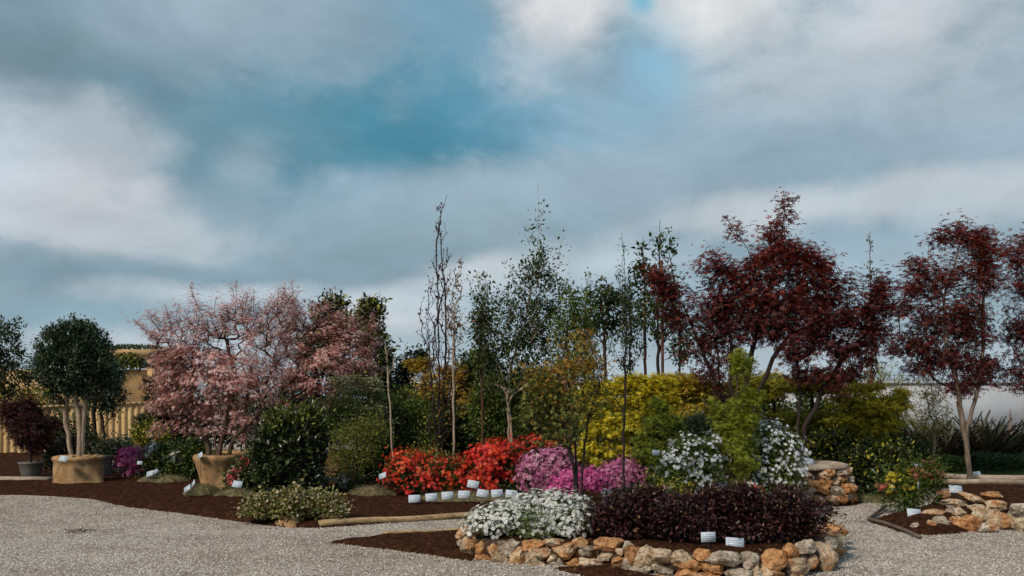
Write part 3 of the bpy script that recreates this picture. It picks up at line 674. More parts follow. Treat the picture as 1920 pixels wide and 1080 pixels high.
plant('topiary_tree', 'smaller dark clipped tree on black stems behind the right side of the round topiary tree', 'tree', (185, 0),
    [(193,712,38,50,1.2),(178,690,34,44,.8),(208,735,24,34,.5),(170,735,26,30,.3)], 19, 'l_topiary', 11000, .055, sig=.07, n_att=260, trunks=[[(183,None),(180,820),(176,775),(182,740)],[(188,None),(196,815),(190,775),(196,735)]], bark='bark_dark', r_tip=.006, r_max=.045, shell=.25, droop=.1)
plant('slender_shrub', 'thin nearly bare shrub with forked dark stems in front of the corrugated fence', 'shrub', (186, 0), [(205,770,14,12),(213,775,12,10)], 19.6, 'l_copper', 60, .06, n_att=12,
    trunks=[[(184,None),(188,810),(196,780)],[(186,None),(196,800),(212,772)]], bark='bark_dark', r_tip=.006, r_max=.02)
plant('dark_evergreen', 'dark evergreen tree cut off by the left edge, behind the purple maple', 'tree', (10, 0), [(5,640,44,50,1),(20,700,46,50,1),(-20,690,40,60,1),(40,750,30,24,.5)], 27, 'l_dark', 5200, .1, n_att=150, bark='bark_dark', r_max=.08)
plant('ivy_column', 'narrow dark green climber column between the topiary stems and the fence', 'climber', (124, 0), [(112,800,12,24),(120,820,12,22),(155,800,10,36)], 19.5, 'l_leafy', 2200, .07, n_att=90, bark='bark_dark')
root, org, r = plant('purple_maple', 'weeping dark purple maple in a pot cut off by the left edge of the view', 'tree', (58, 0), [(58,800,32,34),(40,780,34,26),(72,820,14,26)], 17.5, 'l_maroon', 5200, .08, n_att=110, tmpl='finemaple', bark='bark_dark', droop=.7, r_max=.03, extra_r=None)
pot('pot', org, .22, .16, .3, 'greypot', .0, 3, root)
root, org, r = plant('andromeda_shrub', 'dark shrub with pale pinkish leaf edges in a black pot behind the burlap root ball', 'shrub', (140, 0), [(118,845,26,22),(150,838,32,20),(172,848,22,22),(105,860,16,16)], 18.3, 'l_dark', 3600, .075, n_att=120, bark='bark_dark',
    fl=[dict(mat='l_pinkish', n=900, size=.05, tmpl='oval', name='young_leaves', clump=3, csig=.06, lift=.02)])
pot('pot', org, .25, .2, .28, 'blackpot', 0, 5, root)
root, org, r = plant('potted_shrub', 'small dark evergreen in a tall grey pot right of the round topiary', 'shrub', (192, 0), [(190,845,16,12)], 17.6, 'l_dark', 500, .06, n_att=30, bark='bark_dark')
pot('pot', org, .19, .15, .42, 'greypot', 0, 6, root)
root, org, r = plant('box_ball', 'low round dark green box bush in a shallow clay pot by the fence', 'bush', (218, 0), [(218,836,20,13),(210,842,14,10)], 20.5, 'l_topiary', 2200, .05, n_att=60, bark='bark_dark')
pot('pot', org, .2, .15, .22, 'terra', 0, 7, root)
root, org, r = plant('box_ball', 'second low box bush, partly hidden behind the magenta azalea at the fence foot', 'bush', (248, 0), [(248,834,20,12),(258,840,14,9)], 21.2, 'l_topiary', 2200, .05, n_att=60, bark='bark_dark')
pot('pot', org, .2, .15, .22, 'terra', 0, 8, root)
o = boxes('stone_step', [((*U(224,18.9), .1), (.55, .35, .12)), ((*U(222,19.4), .17), (.6, .3, .12))], M['curb']); tag(o, 'two pale stone slabs stacked on the soil beside the magenta azalea', 'step')
o = boxes('stone_step', [((*U(40,17.0), .05), (1.1, .3, .12))], M['curb']); tag(o, 'low grey kerb slab on the soil at the far left edge', 'kerb')
root, org, r = plant('azalea', 'small bright magenta azalea in a clay pot at the left of the bed', 'azalea', (252, 0), [(248,862,22,17),(268,872,16,16),(236,868,14,12),(258,885,14,10)], 17.8, 'l_dark', 1500, .04, n_att=100, bark='bark_dark',
    fl=[dict(mat='f_magenta', n=900, size=.045, clump=5, csig=.05, lift=.02)])
pot('pot', org, .16, .12, .18, 'terra', 0, 9, root)

# dark evergreen background behind the pink trees
plant('cloud_pine', 'dark layered conifer behind the left side of the pink dogwood', 'tree', (300, 0), [(315,680,34,26),(300,720,26,18),(330,710,36,34),(290,745,20,12),(325,765,44,26),(285,790,34,14),(310,810,42,16)], 20.5, 'l_pine', 7500, .11, sig=.07, flat=.5, n_att=170,
    trunks=[[(302,None),(306,800),(310,720),(315,670)]], tmpl='tuft', bark='bark_dark', up=0, r_max=.08, droop=-.5)
plant('evergreen_shrub', 'broad dark green mass of shrubbery deep behind the pink dogwoods', 'shrub', (450, 0), [(400,780,70,50),(480,760,70,60),(560,750,60,60),(350,800,50,40),(520,800,80,50),(610,760,60,50)], 21, 'l_dark', 9000, .12, sig=.12, n_att=220, bark='bark_dark')
plant('barberry', 'yellow and green shrub spilling beside the magenta azalea under the pink dogwood', 'shrub', (280, 0), [(275,806,20,20),(295,820,24,16),(262,815,14,12)], 19.3, 'l_gold', 2000, .06, n_att=80, leaf2=('l_leafy', lambda p, r: r.uniform(0,1,len(p)) < .45, 'green_leaves'))
for a in [('rhododendron','green rhododendron dotted with white flowers right of the magenta azalea',(300,0),[(298,858,28,20),(318,868,26,22),(290,878,22,16),(330,850,24,18)],17.6,110),
          ('rhododendron','plain green rhododendron between the white flowered one and the burlap root ball',(345,0),[(345,865,26,22),(360,850,24,22),(335,885,22,14),(375,845,20,22)],17.2,26)]:
    plant(a[0], a[1], 'shrub', a[2], a[3], a[4], 'l_leafy', 4200, .07, n_att=130, bark='bark_dark', tmpl='oval', leaf2=('l_mid', lambda p, r: r.uniform(0,1,len(p)) < .25, 'young_leaves'),
      fl=[dict(mat='f_white', n=a[5], size=.06, clump=5, csig=.05, ells=[(a[3][0][0]-6,a[3][0][1]-8,14,10)])])

# ------------------------------------------------------------------ pink dogwoods
dogA = [(350,650,58,50,1),(310,690,34,50,.6),(420,620,70,58,1.2),(440,590,40,32,.5),(500,620,50,50,.8),(400,700,95,60,1.6),(330,745,58,44,1),(400,770,70,36,.9),(470,720,60,60,1),(300,640,26,24,.25),(515,680,44,50,.7),(295,800,34,14,.25),(424,566,9,20,.12),(455,580,14,26,.3),(370,600,10,26,.2),(330,620,10,24,.2),(400,600,12,30,.25),(470,560,8,12,.1),(500,590,12,30,.2),(360,800,40,26,.4),(455,800,36,16,.15)]
fl_dog = lambda n, n2: [dict(mat='f_dog', n=n, size=.031, tmpl='star', where='tips', clump=3, csig=.07, flat=.45, lift=.02, upz=.9), dict(mat='f_dogred', n=n2, size=.028, tmpl='star', where='tips', clump=3, csig=.06, name='red_bracts', upz=.9)]
root, org, r = plant('pink_dogwood', 'wide pink flowering dogwood rooted in the burlap ball at the left', 'tree', (405, 0), dogA, 15.4, 'l_olive', 1600, .03, sig=.07, flat=.6, n_att=1000, trunks=[[(405,None),(408,850),(400,800),(385,740)],[(407,None),(414,830),(430,770),(440,700),(425,640)],[(403,None),(385,820),(360,760)],[(408,None),(440,820),(490,770)]],
    bark='bark_brown', r_tip=.0045, r_max=.055, shell=.5, fl=fl_dog(19000, 6000), up=.15, rag=.34, shoots=150, slen=.42)
pot('burlap', org + [-.08,0,0], .34, .25, .56, 'burlap', .025, 12, root, flare=(5.6,.5,.4))
dogB = [(560,630,48,44,.9),(610,620,46,40,.8),(650,640,50,44,.9),(600,680,80,48,1.4),(670,690,50,40,.8),(560,720,60,44,.9),(640,730,56,34,.7),(690,650,26,30,.35),(540,600,28,30,.35),(560,580,10,18,.2),(590,585,10,20,.2),(655,600,10,20,.2),(700,620,8,20,.15),(600,770,50,24,.5),(680,735,30,20,.3),(545,770,30,22,.35)]
root, org, r = plant('pink_dogwood', 'second pink flowering dogwood, right of the first and behind the dark camellia', 'tree', (600, 0), dogB, 17.3, 'l_olive', 1200, .035, sig=.07, flat=.6, n_att=720, trunks=[[(600,None),(600,820),(604,770),(590,700)],[(602,None),(612,800),(630,740),(640,680)],[(600,None),(580,810),(560,750)]],
    bark='bark_dark', r_tip=.005, r_max=.06, shell=.5, fl=fl_dog(13000, 4500), up=.15, rag=.34, shoots=100, slen=.4)
pot('burlap', org, .34, .3, .5, 'burlap', .03, 15, root)
root, org, r = plant('young_dogwood', 'low young tree rising from a second burlap ball behind the first pink dogwood', 'tree', (452, 0), [(455,800,30,24),(440,780,24,20)], 17.6, 'l_copper', 500, .06, n_att=50, bark='bark_dark', fl=[dict(mat='f_dog', n=250, size=.07, tmpl='star', where='tips', clump=3)])
pot('burlap', org, .36, .32, .5, 'burlap', .06, 17, root)
root, org, r = plant('hornbeam', 'small leafy tree in a brown burlap ball just right of the camellia', 'tree', (636, 0), [(640,800,34,30),(655,770,30,28),(620,790,24,26)], 16.4, 'l_mid', 2600, .055, n_att=120, bark='bark_brown')
pot('burlap', org, .28, .25, .52, 'burlap', .04, 19, root)

plant('hazel', 'mid green leafy shrub in front of the columnar laurels, left of the pale pear trunk', 'shrub', (925,0), [(905,780,30,36,1),(935,800,34,36,1),(920,740,26,30,.8),(950,760,20,40,.7)], 17.9, 'l_green', 5200, .065, n_att=170, bark='bark_dark', rag=.35, leaf2=('l_mid', lambda p, r: r.uniform(0,1,len(p)) < .3, 'light_leaves'))
plant('hazel', 'mid green leafy shrub behind the dark red azalea and amber maple stems', 'shrub', (1015,0), [(1000,780,34,40,1),(1040,790,34,40,1),(1020,740,34,34,1),(985,730,20,26,.6)], 17.7, 'l_green', 6500, .065, n_att=200, bark='bark_dark', rag=.35, leaf2=('l_mid', lambda p, r: r.uniform(0,1,len(p)) < .3, 'light_leaves'))
plant('hazel', 'light green loose shrub left of the bare hornbeam, above the left red azalea', 'shrub', (775,0), [(770,790,34,36,1),(800,770,24,36,.8),(750,750,24,24,.7),(790,820,34,24,.8)], 17.6, 'l_mid', 4200, .06, n_att=160, bark='bark_dark', rag=.35, leaf2=('l_green', lambda p, r: r.uniform(0,1,len(p)) < .5, 'green_leaves'))
# evergreen magnolias behind
plant('magnolia_tree', 'tall dark magnolia showing above the pink dogwoods, broad with several domes', 'tree', (625, 0), [(628,580,22,26,.8),(600,590,22,20,.6),(622,625,40,34,1),(600,660,44,40,1),(650,600,14,14,.3)], 20.5, 'l_dark', 5000, .11, n_att=170, trunks=[[(620,None),(622,760),(622,640)]], bark='bark_dark', r_max=.08, droop=-.1, sig=.1, leaf2=('l_olive', lambda p, r: r.uniform(0,1,len(p)) < .16, 'young_leaves'))
plant('magnolia_tree', 'tall narrow dark magnolia at the right end of the pink dogwoods', 'tree', (692, 0), [(697,582,22,20,.8),(690,625,26,34,1),(705,660,24,30,.8),(690,700,30,30,1),(686,605,20,24,.6)], 20.2, 'l_dark', 4600, .11, n_att=150, trunks=[[(692,None),(692,760),(692,640)]], bark='bark_dark', r_max=.08, droop=-.1, sig=.09, leaf2=('l_olive', lambda p, r: r.uniform(0,1,len(p)) < .2, 'young_leaves'))
plant('dark_laurel', 'dark feathery evergreen just left of the tall bare hornbeam', 'tree', (716, 0), [(718,690,18,32),(712,730,24,30),(722,660,12,14)], 21.5, 'l_pine', 2400, .10, n_att=70, bark='bark_dark')
plant('blue_conifer', 'small dark blue green conifer left of the orange leaved crown', 'tree', (765, 0), [(765,690,16,28),(750,720,20,22),(770,740,26,30),(785,670,10,16)], 22, 'l_pine', 2600, .11, n_att=90, tmpl='oval', bark='bark_dark')
plant('variegated_cornus', 'pale cream and green variegated shrub in tiers under the second dogwood', 'shrub', (670, 0), [(670,720,46,14,.8),(700,735,30,14,.6),(650,745,40,16,.6),(680,770,50,20,.8),(690,800,40,24,.8)], 16.9, 'l_cream', 6500, .055, sig=.07, flat=.4, n_att=180, bark='bark_brown', up=.1)
plant('spiraea', 'fine light green upright shrub in front of the cream variegated one', 'shrub', (668, 0), [(660,830,40,40),(690,850,30,36),(640,850,26,34),(700,810,26,34)], 15.8, 'l_mid', 6500, .05, n_att=230, bark='bark_brown', droop=-.2, tmpl='lance', leaf2=('l_lime', lambda p, r: r.uniform(0,1,len(p)) < .2, 'young_leaves'))
plant('photinia', 'green bushy shrub between the variegated cornus and the bare hornbeam', 'shrub', (760, 0), [(750,790,32,40),(790,800,34,40),(735,760,22,20),(770,765,36,22),(740,830,34,24)], 19, 'l_green', 6500, .075, n_att=200, bark='bark_dark', flat=.6)
plant('photinia', 'second green shrub, low behind the left red azalea beside the leaning pale sapling', 'shrub', (720, 0), [(715,830,26,36),(700,870,30,24),(728,790,20,28)], 17.2, 'l_leafy', 4200, .065, n_att=140, bark='bark_dark')

for (u, es, lb) in [(760,[(750,800,40,50),(790,790,40,54),(720,810,36,44)],'dark shrub mass behind the leaning pale sapling'),
                    (840,[(830,800,44,60),(870,800,40,60)],'dark shrub mass directly behind the bare hornbeam foot'),
                    (1000,[(990,790,50,60),(1040,790,44,60),(1010,740,30,30)],'dark shrub mass behind the amber maple and white birch trunk'),
                    (1110,[(1100,800,50,56),(1150,800,50,50)],'dark shrub mass behind the bright golden maple'),
                    (1230,[(1220,810,50,50),(1280,810,50,48)],'dark shrub mass behind the feathery green maple'),
                    (1370,[(1350,800,50,50),(1410,800,50,50),(1390,760,40,26)],'dark shrub mass behind the lime maple'),
                    (1500,[(1480,810,50,50),(1540,815,50,44)],'dark shrub mass behind the right white azalea'),
                    (1610,[(1600,820,50,40),(1660,830,36,30)],'dark shrub mass behind the flat topped olive maple')]:
    if u > 1100: es = es + [(e[0], e[1]-38, e[2]*.9, e[3]*.8) for e in es]
    plant('backing_shrub', lb, 'shrub', (u,0), es, 21.6, 'l_leafy', 6500, .10, n_att=190, bark='bark_dark', group='dark shrubs along the foot of the white wall', leaf2=('l_mid', lambda p, r: r.uniform(0,1,len(p)) < .2, 'green_leaves'))

# ------------------------------------------------------------------ camellias
root, org, r = plant('camellia', 'big glossy dark camellia bush, column shaped, right of the burlap pots', 'shrub', (545, 0), [(543,870,52,58,1.5),(525,825,38,44,1),(570,830,36,48,1),(546,900,52,40,1),(552,795,34,20,.5),(505,855,26,38,.5)], 14.4, 'l_camellia', 13000, .08, sig=.08, shoots=40, slen=.2, n_att=380, bark='bark_dark', droop=-.1, shell=.3, szvar=.4,
    leaf2=('l_mid', lambda p, r: r.uniform(0,1,len(p)) < 1.6*np.clip((p[:,2]-.9)/1.0,0,.4), 'young_leaves'))
plant('camellia', 'small camellia with a large pink bloom beside the dark camellia', 'shrub', (462, 0), [(465,890,26,26,1),(450,905,18,18,.7),(485,880,20,20,.7),(478,855,12,14,.3)], 14.8, 'l_leafy', 1800, .075, n_att=90, bark='bark_dark', leaf2=('l_cream', lambda p, r: r.uniform(0,1,len(p)) < .12, 'pale_leaves'),
    fl=[dict(mat='f_pink', n=42, size=.075, tmpl='truss', clump=40, csig=.045, ells=[(446,895,5,6)], lift=.05), dict(mat='f_pink', n=16, size=.06, tmpl='truss', clump=16, csig=.03, ells=[(471,868,4,4)], lift=.05, name='small_blossom')])
root, org, r = plant('trachelospermum', 'low spreading shrub with cream variegated leaves at the gravel edge', 'shrub', (555, 0), [(500,955,36,24,1),(555,948,50,26,1.2),(610,953,34,24,1),(478,958,20,20,.6),(585,970,46,18,.8),(515,972,40,18,.8),(555,935,30,14,.4)], 11.45, 'l_var', 9500, .042, sig=.06, n_att=330, bark='bark_brown', tmpl='round', leaf2=('l_green', lambda p, r: r.uniform(0,1,len(p)) < .25, 'green_leaves'), up=-.2, droop=-.1)
V, Q = lathe([(.17, -.03), (.16, .02), (.11, .06), (.06, .10), (.02, .115)], [*G(543,984), 0.02], 28, .1, 23, (5.0,.5,.1)); mesh_obj('root_ball', V, Q, M['burlap'], root, org, smooth=True)
plant('sweet_box', 'sparse low plant with a few pale blooms on the moss behind the camellia', 'shrub', (655, 0), [(650,905,26,14),(630,900,20,12),(672,900,16,12)], 15, 'l_leafy', 900, .05, n_att=60, bark='bark_dark', fl=[dict(mat='f_white', n=26, size=.045, clump=8, csig=.04, ells=[(650,905,14,8)])])

# moss and grass mounds round the root balls
def mound(label, u0, u1, vt, vb, mat_blade, n, sd, h=None):
    d = EYE*F/((vb)-HV); d = d*1.03; c = U((u0+u1)/2, d); rx = (u1-u0)/2/F*d; ry = rx*.55; h = h or (vb-vt)/F*d*.55
    r = np.random.default_rng(sd); z0 = ground_z(*c)
    V = ICO.copy(); V = V*(1+.08*np.sin(V[:,[0]]*5+sd)+.05*np.sin(V[:,[1]]*11+V[:,[0]]*7)); V = V*[rx,ry,h] + [c[0],c[1],z0-h*.15]
    org = (c[0], c[1], z0); e = empty('moss_mound', label, 'mound', org)
    mesh_obj('turf', V, ICF, M['moss'], e, org, smooth=True)
    q = r.normal(size=(n,3)); q[:,2] = np.abs(q[:,2]); q /= np.linalg.norm(q,axis=1,keepdims=True); p = q*[rx,ry,h]*.98 + [c[0],c[1],z0-h*.15]
    o = leaves('grass', p, q*[.7,.7,1]+r.normal(0,.4,(n,3))+[0,0,.5], r.normal(size=(n,3))+[0,-1,0], .045, 'grass', M[mat_blade], e, org, .5, r)
    o['kind'] = 'stuff'
mound('dry mossy mound under the rhododendrons left of the burlap root ball', 262, 350, 893, 914, 'l_straw', 900, 31)
mound('green thyme covered mound with two cards in front of the burlap root ball', 345, 415, 905, 940, 'l_thyme', 2600, 32)
mound('dry mossy mound right of the burlap root ball, under the pink bloom', 400, 480, 916, 942, 'l_straw', 900, 33)
mound('dry grass mound at the left foot of the red azaleas', 655, 745, 912, 940, 'l_straw', 1500, 34)
mound('long low dry mound along the front foot of the red azaleas', 780, 985, 925, 948, 'l_straw', 1600, 35)
mound('low dark mossy mound at the end of the gravel path', 1580, 1680, 926, 946, 'l_thyme', 1500, 36)

# ------------------------------------------------------------------ thin trees in the centre
root, org, r = plant('leaning_sapling', 'thin pale leaning sapling with a small leafy tuft, left of the red azaleas', 'tree', (739, 0), [(725,655,12,10),(735,662,12,14),(742,690,8,16)], 15, 'l_dark', 70, .06, n_att=14, trunks=[[(739,None),(733,790),(728,720),(724,652)]], bark='bark_pale', r_tip=.007, r_max=.017)
root, org, r = plant('columnar_hornbeam', 'tall bare upswept tree with dark wiry twigs, highest in the left centre', 'tree', (824, 0),
    [(826,420,10,40,1),(822,480,16,50,1.2),(822,560,26,60,1.6),(840,500,16,40,.8),(826,640,34,60,1.4),(805,610,16,40,.6),(855,500,8,20,.25),(826,720,40,60,1.2),(825,790,34,40,.6),(833,385,4,16,.35),(790,620,8,50,.4),(852,600,18,40,.7)], 16,
    'l_maroon', 700, .05, n_att=420, trunks=[[(824,None),(824,760),(822,640),(820,540),(818,460),(828,400),(838,366)],[(826,None),(830,760),(836,640),(834,540),(826,450)],[(822,None),(814,770),(806,680),(800,600)]], bark='bark_dark', r_tip=.0038, r_max=.05, up=1.9, k=.1, szvar=.5, sig=.03, leaf2=('l_amber', lambda p, r: (p[:,2] < 2.3), 'brown_leaves'))
plant('pink_sapling', 'slim pale stemmed sapling with small reddish leaves right of the bare hornbeam', 'tree', (853, 0), [(855,540,22,26,.6),(852,600,26,40,1),(862,490,12,18,.35),(850,650,20,30,.5)], 14.9, 'l_copper', 420, .05, n_att=110, trunks=[[(852,None),(851,800),(850,700),(852,600),(850,560)]], bark='bark_pale', r_tip=.0035, r_max=.02, sig=.03)
plant('amber_maple', 'amber and yellow tinted crown behind the bare hornbeam', 'tree', (800, 0), [(795,690,34,18,.8),(850,700,34,20,.8),(820,725,50,24,.8),(780,680,18,14,.5),(870,740,26,30,.6)], 19.5, 'l_amber', 2600, .065, flat=.5, sig=.07, n_att=140, bark='bark_brown', tmpl='maple', leaf2=('l_gold', lambda p, r: r.uniform(0,1,len(p)) < .3, 'yellow_leaves'))
for (u, es, lb) in [(885,[(885,730,26,60),(880,790,28,50),(888,690,18,34)],'dark green columnar laurel just right of the pale stemmed sapling'),
                    (925,[(920,740,24,40),(930,790,26,60),(915,690,16,30)],'dark green columnar laurel between the pear tree and the first laurel'),
                    (965,[(965,760,26,40),(960,810,30,40),(980,720,20,30)],'dark green columnar laurel standing behind the pale pear trunk'),
                    (830,[(830,790,30,44),(850,820,30,30),(815,760,20,30)],'brownish green shrubby laurel low behind the bare hornbeam')]:
    plant('columnar_laurel', lb, 'shrub', (u,0), es, 19.8, 'l_dark', 6000, .085, n_att=190, bark='bark_dark', group='dark columnar laurels behind the red azaleas', leaf2=('l_leafy', lambda p, r: r.uniform(0,1,len(p)) < .6, 'green_leaves'))
root, org, r = plant('weeping_pear', 'leafy dark green tree with a wispy tall tip, the highest in the centre', 'tree', (958, 0),
    [(1008,380,3,34,.12),(1018,440,12,50,.3),(990,450,8,44,.25),(1045,490,6,40,.2),(1005,520,34,40,1.2),(960,590,50,50,1.4),(1010,600,50,56,1.6),(985,650,56,40,1.4),(905,600,24,50,.9),(930,640,40,40,1),(1040,560,24,50,.8),(893,515,10,20,.2),(910,540,8,24,.2),(955,520,12,40,.3),(975,705,50,24,1),(930,700,34,26,.8),(1020,700,34,24,.8),(985,440,3,30,.15)], 16.8,
    'l_poplar', 7200, .07, n_att=720, sig=.07, droop=.6, trunks=[[(962,None),(958,800),(952,745),(960,680),(985,600),(1000,520),(1012,430),(1008,345)],[(958,None),(952,750),(930,660),(910,590),(893,510)]], bark='bark_pale', r_tip=.003, r_max=.026, shoots=26, slen=.4, sup=2, up=.9, k=.2, tmpl='oval')
plant('birch', 'pale barked young tree in the middle, red twigged with light green leaves', 'tree', (1080, 0), [(1075,560,20,24,.8),(1090,600,26,40,1),(1060,620,26,40,1),(1075,670,34,40,1.2),(1063,545,10,10,.3)], 16, 'l_green', 1900, .07, n_att=200, sig=.06, trunks=[[(1058,None),(1060,780),(1064,660),(1062,560)],[(1062,None),(1072,760),(1080,640),(1070,545)]], bark='bark_red', r_tip=.004, r_max=.03, up=.8, droop=.4)
plant('birch', 'slim white barked birch trunk standing behind the amber maple', 'tree', (1059, 0), [(1050,700,36,40),(1020,720,30,30),(1070,740,30,26)], 17.2, 'l_mid', 2200, .06, n_att=120, trunks=[[(1059,None),(1058,800),(1054,720)]], bark='bark_birch', r_tip=.004, r_max=.035)
plant('cherry', 'young cherry with a loose green crown just left of the dark front sapling', 'tree', (1136, 0), [(1135,560,34,28,1),(1120,600,30,36,1),(1155,590,24,40,.9),(1145,545,18,18,.4)], 18.5, 'l_poplar', 1500, .095, n_att=150, sig=.07, droop=.4, trunks=[[(1136,None),(1136,760),(1134,640),(1126,540)]], bark='bark_red', r_tip=.005, r_max=.042, up=.7)
plant('lime_tree', 'staked young tree with a thin single lead between the cherry and the twin trunked tree', 'tree', (1210, 0), [(1210,520,20,40,1),(1212,580,20,40,1),(1206,470,8,24,.25),(1190,540,12,30,.4)], 19, 'l_poplar', 750, .10, n_att=100, sig=.06, droop=.4, trunks=[[(1210,None),(1210,740),(1209,600),(1208,500),(1206,443)]], bark='bark_red', r_tip=.005, r_max=.045, up=1.2)
root, org, r = plant('lime_tree', 'young tree tied to a stout cane, its bare whips reaching above the yellow maple', 'tree', (1234, 0), [(1238,460,16,36,.6),(1225,450,6,26,.25),(1258,470,8,34,.3),(1242,540,26,44,1),(1240,600,30,40,.9),(1262,540,10,30,.3)], 18.6, 'l_poplar', 700, .10, n_att=130, sig=.06, droop=.4, trunks=[[(1234,None),(1235,740),(1234,600),(1236,500),(1238,412)]], bark='bark_dark', r_tip=.005, r_max=.05, up=1.5)
v, q = tube([(*U(1243,18.5), 0), tuple(P(1242,600,18.5)), tuple(P(1240,488,18.5))], [.03,.03,.028], 10); mesh_obj('cane', v, q, M['bark_red'], root, org, smooth=True)

for (u, d, es, tr, lb, lf) in [(1098,17.6,[(1100,560,14,26,.8),(1096,620,20,40,1),(1102,670,22,30,.8)],[[(1098,None),(1099,760),(1097,620),(1100,530)]],'slim upright green sapling between the red twigged birch and the young cherry','l_green'),
        (1180,19.4,[(1180,560,14,30,.8),(1183,620,18,36,1),(1178,670,18,24,.6)],[[(1180,None),(1180,760),(1182,620),(1179,520)]],'slim green sapling just right of the dark front trunk, far behind it','l_poplar'),
        (1275,18.9,[(1272,600,12,30,.8),(1276,650,18,34,1)],[[(1275,None),(1275,760),(1274,640),(1272,560)]],'slim green sapling right of the tree tied to its cane','l_green'),
        (905,17.2,[(900,560,10,30,.7),(906,620,18,40,1),(900,670,18,30,.8)],[[(905,None),(905,780),(902,640),(898,530)]],'slim green sapling between the reddish sapling and the leafy pear','l_green')]:
    plant('sapling', lb, 'tree', (u,0), es, d, lf, 900, .07, n_att=110, sig=.05, droop=.4, trunks=tr, bark='bark_red', r_tip=.0035, r_max=.028, up=1.2, shoots=10, slen=.4, sup=2.5)
# dark front sapling and amber multi-stem in the raised bed
root, org, r = plant('dark_sapling', 'slender dark trunk with bare side twigs rising from the front bed to the sky', 'tree', (1168, 0), [(1170,470,5,34,.5),(1165,540,18,50,.8),(1185,600,24,60,1),(1150,640,36,40,.9),(1190,650,26,30,.6),(1130,640,20,30,.4),(1120,720,20,20,.3)], 10.6, 'l_leafy', 420, .05, n_att=120, sig=.03, trunks=[[(1168,None),(1169,850),(1172,720),(1174,600),(1171,500),(1166,436)]], bark='bark_dark', r_tip=.0026, r_max=.036, up=1.2, step=.1, tmpl='lance')
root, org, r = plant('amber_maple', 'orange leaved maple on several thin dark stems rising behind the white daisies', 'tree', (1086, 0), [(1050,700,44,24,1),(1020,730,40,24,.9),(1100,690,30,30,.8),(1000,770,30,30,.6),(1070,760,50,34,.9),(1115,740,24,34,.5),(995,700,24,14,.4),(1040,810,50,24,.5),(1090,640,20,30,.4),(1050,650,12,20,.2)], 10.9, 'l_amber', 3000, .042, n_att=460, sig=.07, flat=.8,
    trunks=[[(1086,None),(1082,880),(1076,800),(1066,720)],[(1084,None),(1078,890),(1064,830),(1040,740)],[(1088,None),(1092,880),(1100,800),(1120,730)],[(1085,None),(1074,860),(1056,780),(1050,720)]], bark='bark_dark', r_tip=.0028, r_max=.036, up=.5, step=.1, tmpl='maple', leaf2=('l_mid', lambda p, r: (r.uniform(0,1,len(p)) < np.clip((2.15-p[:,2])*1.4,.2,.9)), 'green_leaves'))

# ------------------------------------------------------------------ yellow and green maples
plant('golden_maple', 'bright golden yellow maple in layered tiers right of centre', 'tree', (1150, 0), [(1130,728,46,16,1),(1120,752,44,14,1),(1180,750,50,14,1),(1230,755,40,16,1),(1180,720,50,18,1),(1225,716,40,14,.9),(1110,775,34,16,.8),(1160,775,56,18,1),(1220,735,40,16,.8),(1130,810,44,16,.9),(1200,770,40,18,.8),(1100,840,26,14,.6),(1160,840,44,16,.8),(1210,715,26,10,.5),(1130,865,34,12,.5),(1170,725,40,12,.8),(1205,800,50,20,.8),(1240,760,30,20,.6),(1150,800,50,14,.8)], 15.6, 'l_yellow', 19000, .055, sig=.06, flat=.45, n_att=620, up=.05, tmpl='maple', bark='bark_brown', droop=.35,
    leaf2=('l_green', lambda p, r: r.uniform(0,1,len(p)) < .14, 'green_leaves'))
plant('golden_maple', 'orange yellow rounded maple behind the bright golden one, under the railing', 'tree', (1280, 0), [(1280,718,48,18,1),(1250,735,40,18,.8),(1318,730,36,18,.8),(1290,775,56,22,1),(1340,770,24,18,.4)], 17.3, 'l_gold', 11000, .06, sig=.07, flat=.5, n_att=320, up=.05, tmpl='maple', bark='bark_brown', droop=.35, leaf2=('l_amber', lambda p, r: r.uniform(0,1,len(p)) < .3, 'orange_leaves'))
plant('green_maple', 'feathery mid green maple beside the golden maple, carrying a white tag', 'tree', (1235, 0), [(1228,800,26,26,1),(1232,850,26,34,1.1),(1215,840,22,30,.8),(1255,795,22,26,.7),(1235,760,18,20,.5),(1228,895,24,24,.6)], 12.6, 'l_green', 10000, .042, sig=.05, flat=.5, n_att=300, up=.2, tmpl='finemaple', bark='bark_dark', droop=.4, leaf2=('l_lime', lambda p, r: r.uniform(0,1,len(p)) < .45, 'lime_leaves'))
plant('lime_maple', 'upright lime green maple with a thin leafy top between the white azaleas', 'tree', (1378, 0), [(1385,690,18,20,.4),(1378,785,38,26,1.1),(1372,830,38,36,1.2),(1385,870,30,30,.9),(1355,860,18,30,.4),(1400,740,12,26,.2),(1365,765,28,14,.5),(1378,905,22,16,.3),(1400,800,16,20,.4)], 12.2, 'l_lime', 10500, .045, shoots=30, slen=.2, sig=.05, flat=.5, n_att=340, up=.2, tmpl='finemaple', bark='bark_brown', droop=.4, leaf2=('l_green', lambda p, r: r.uniform(0,1,len(p)) < .12, 'green_leaves'))
plant('grey_conifer', 'low grey green conifer between the golden maple and the lime maple', 'shrub', (1310, 0), [(1310,800,34,20),(1290,815,26,18),(1330,815,26,18)], 15, 'l_pine', 2200, .08, n_att=90, tmpl='tuft', bark='bark_dark', droop=-.3)
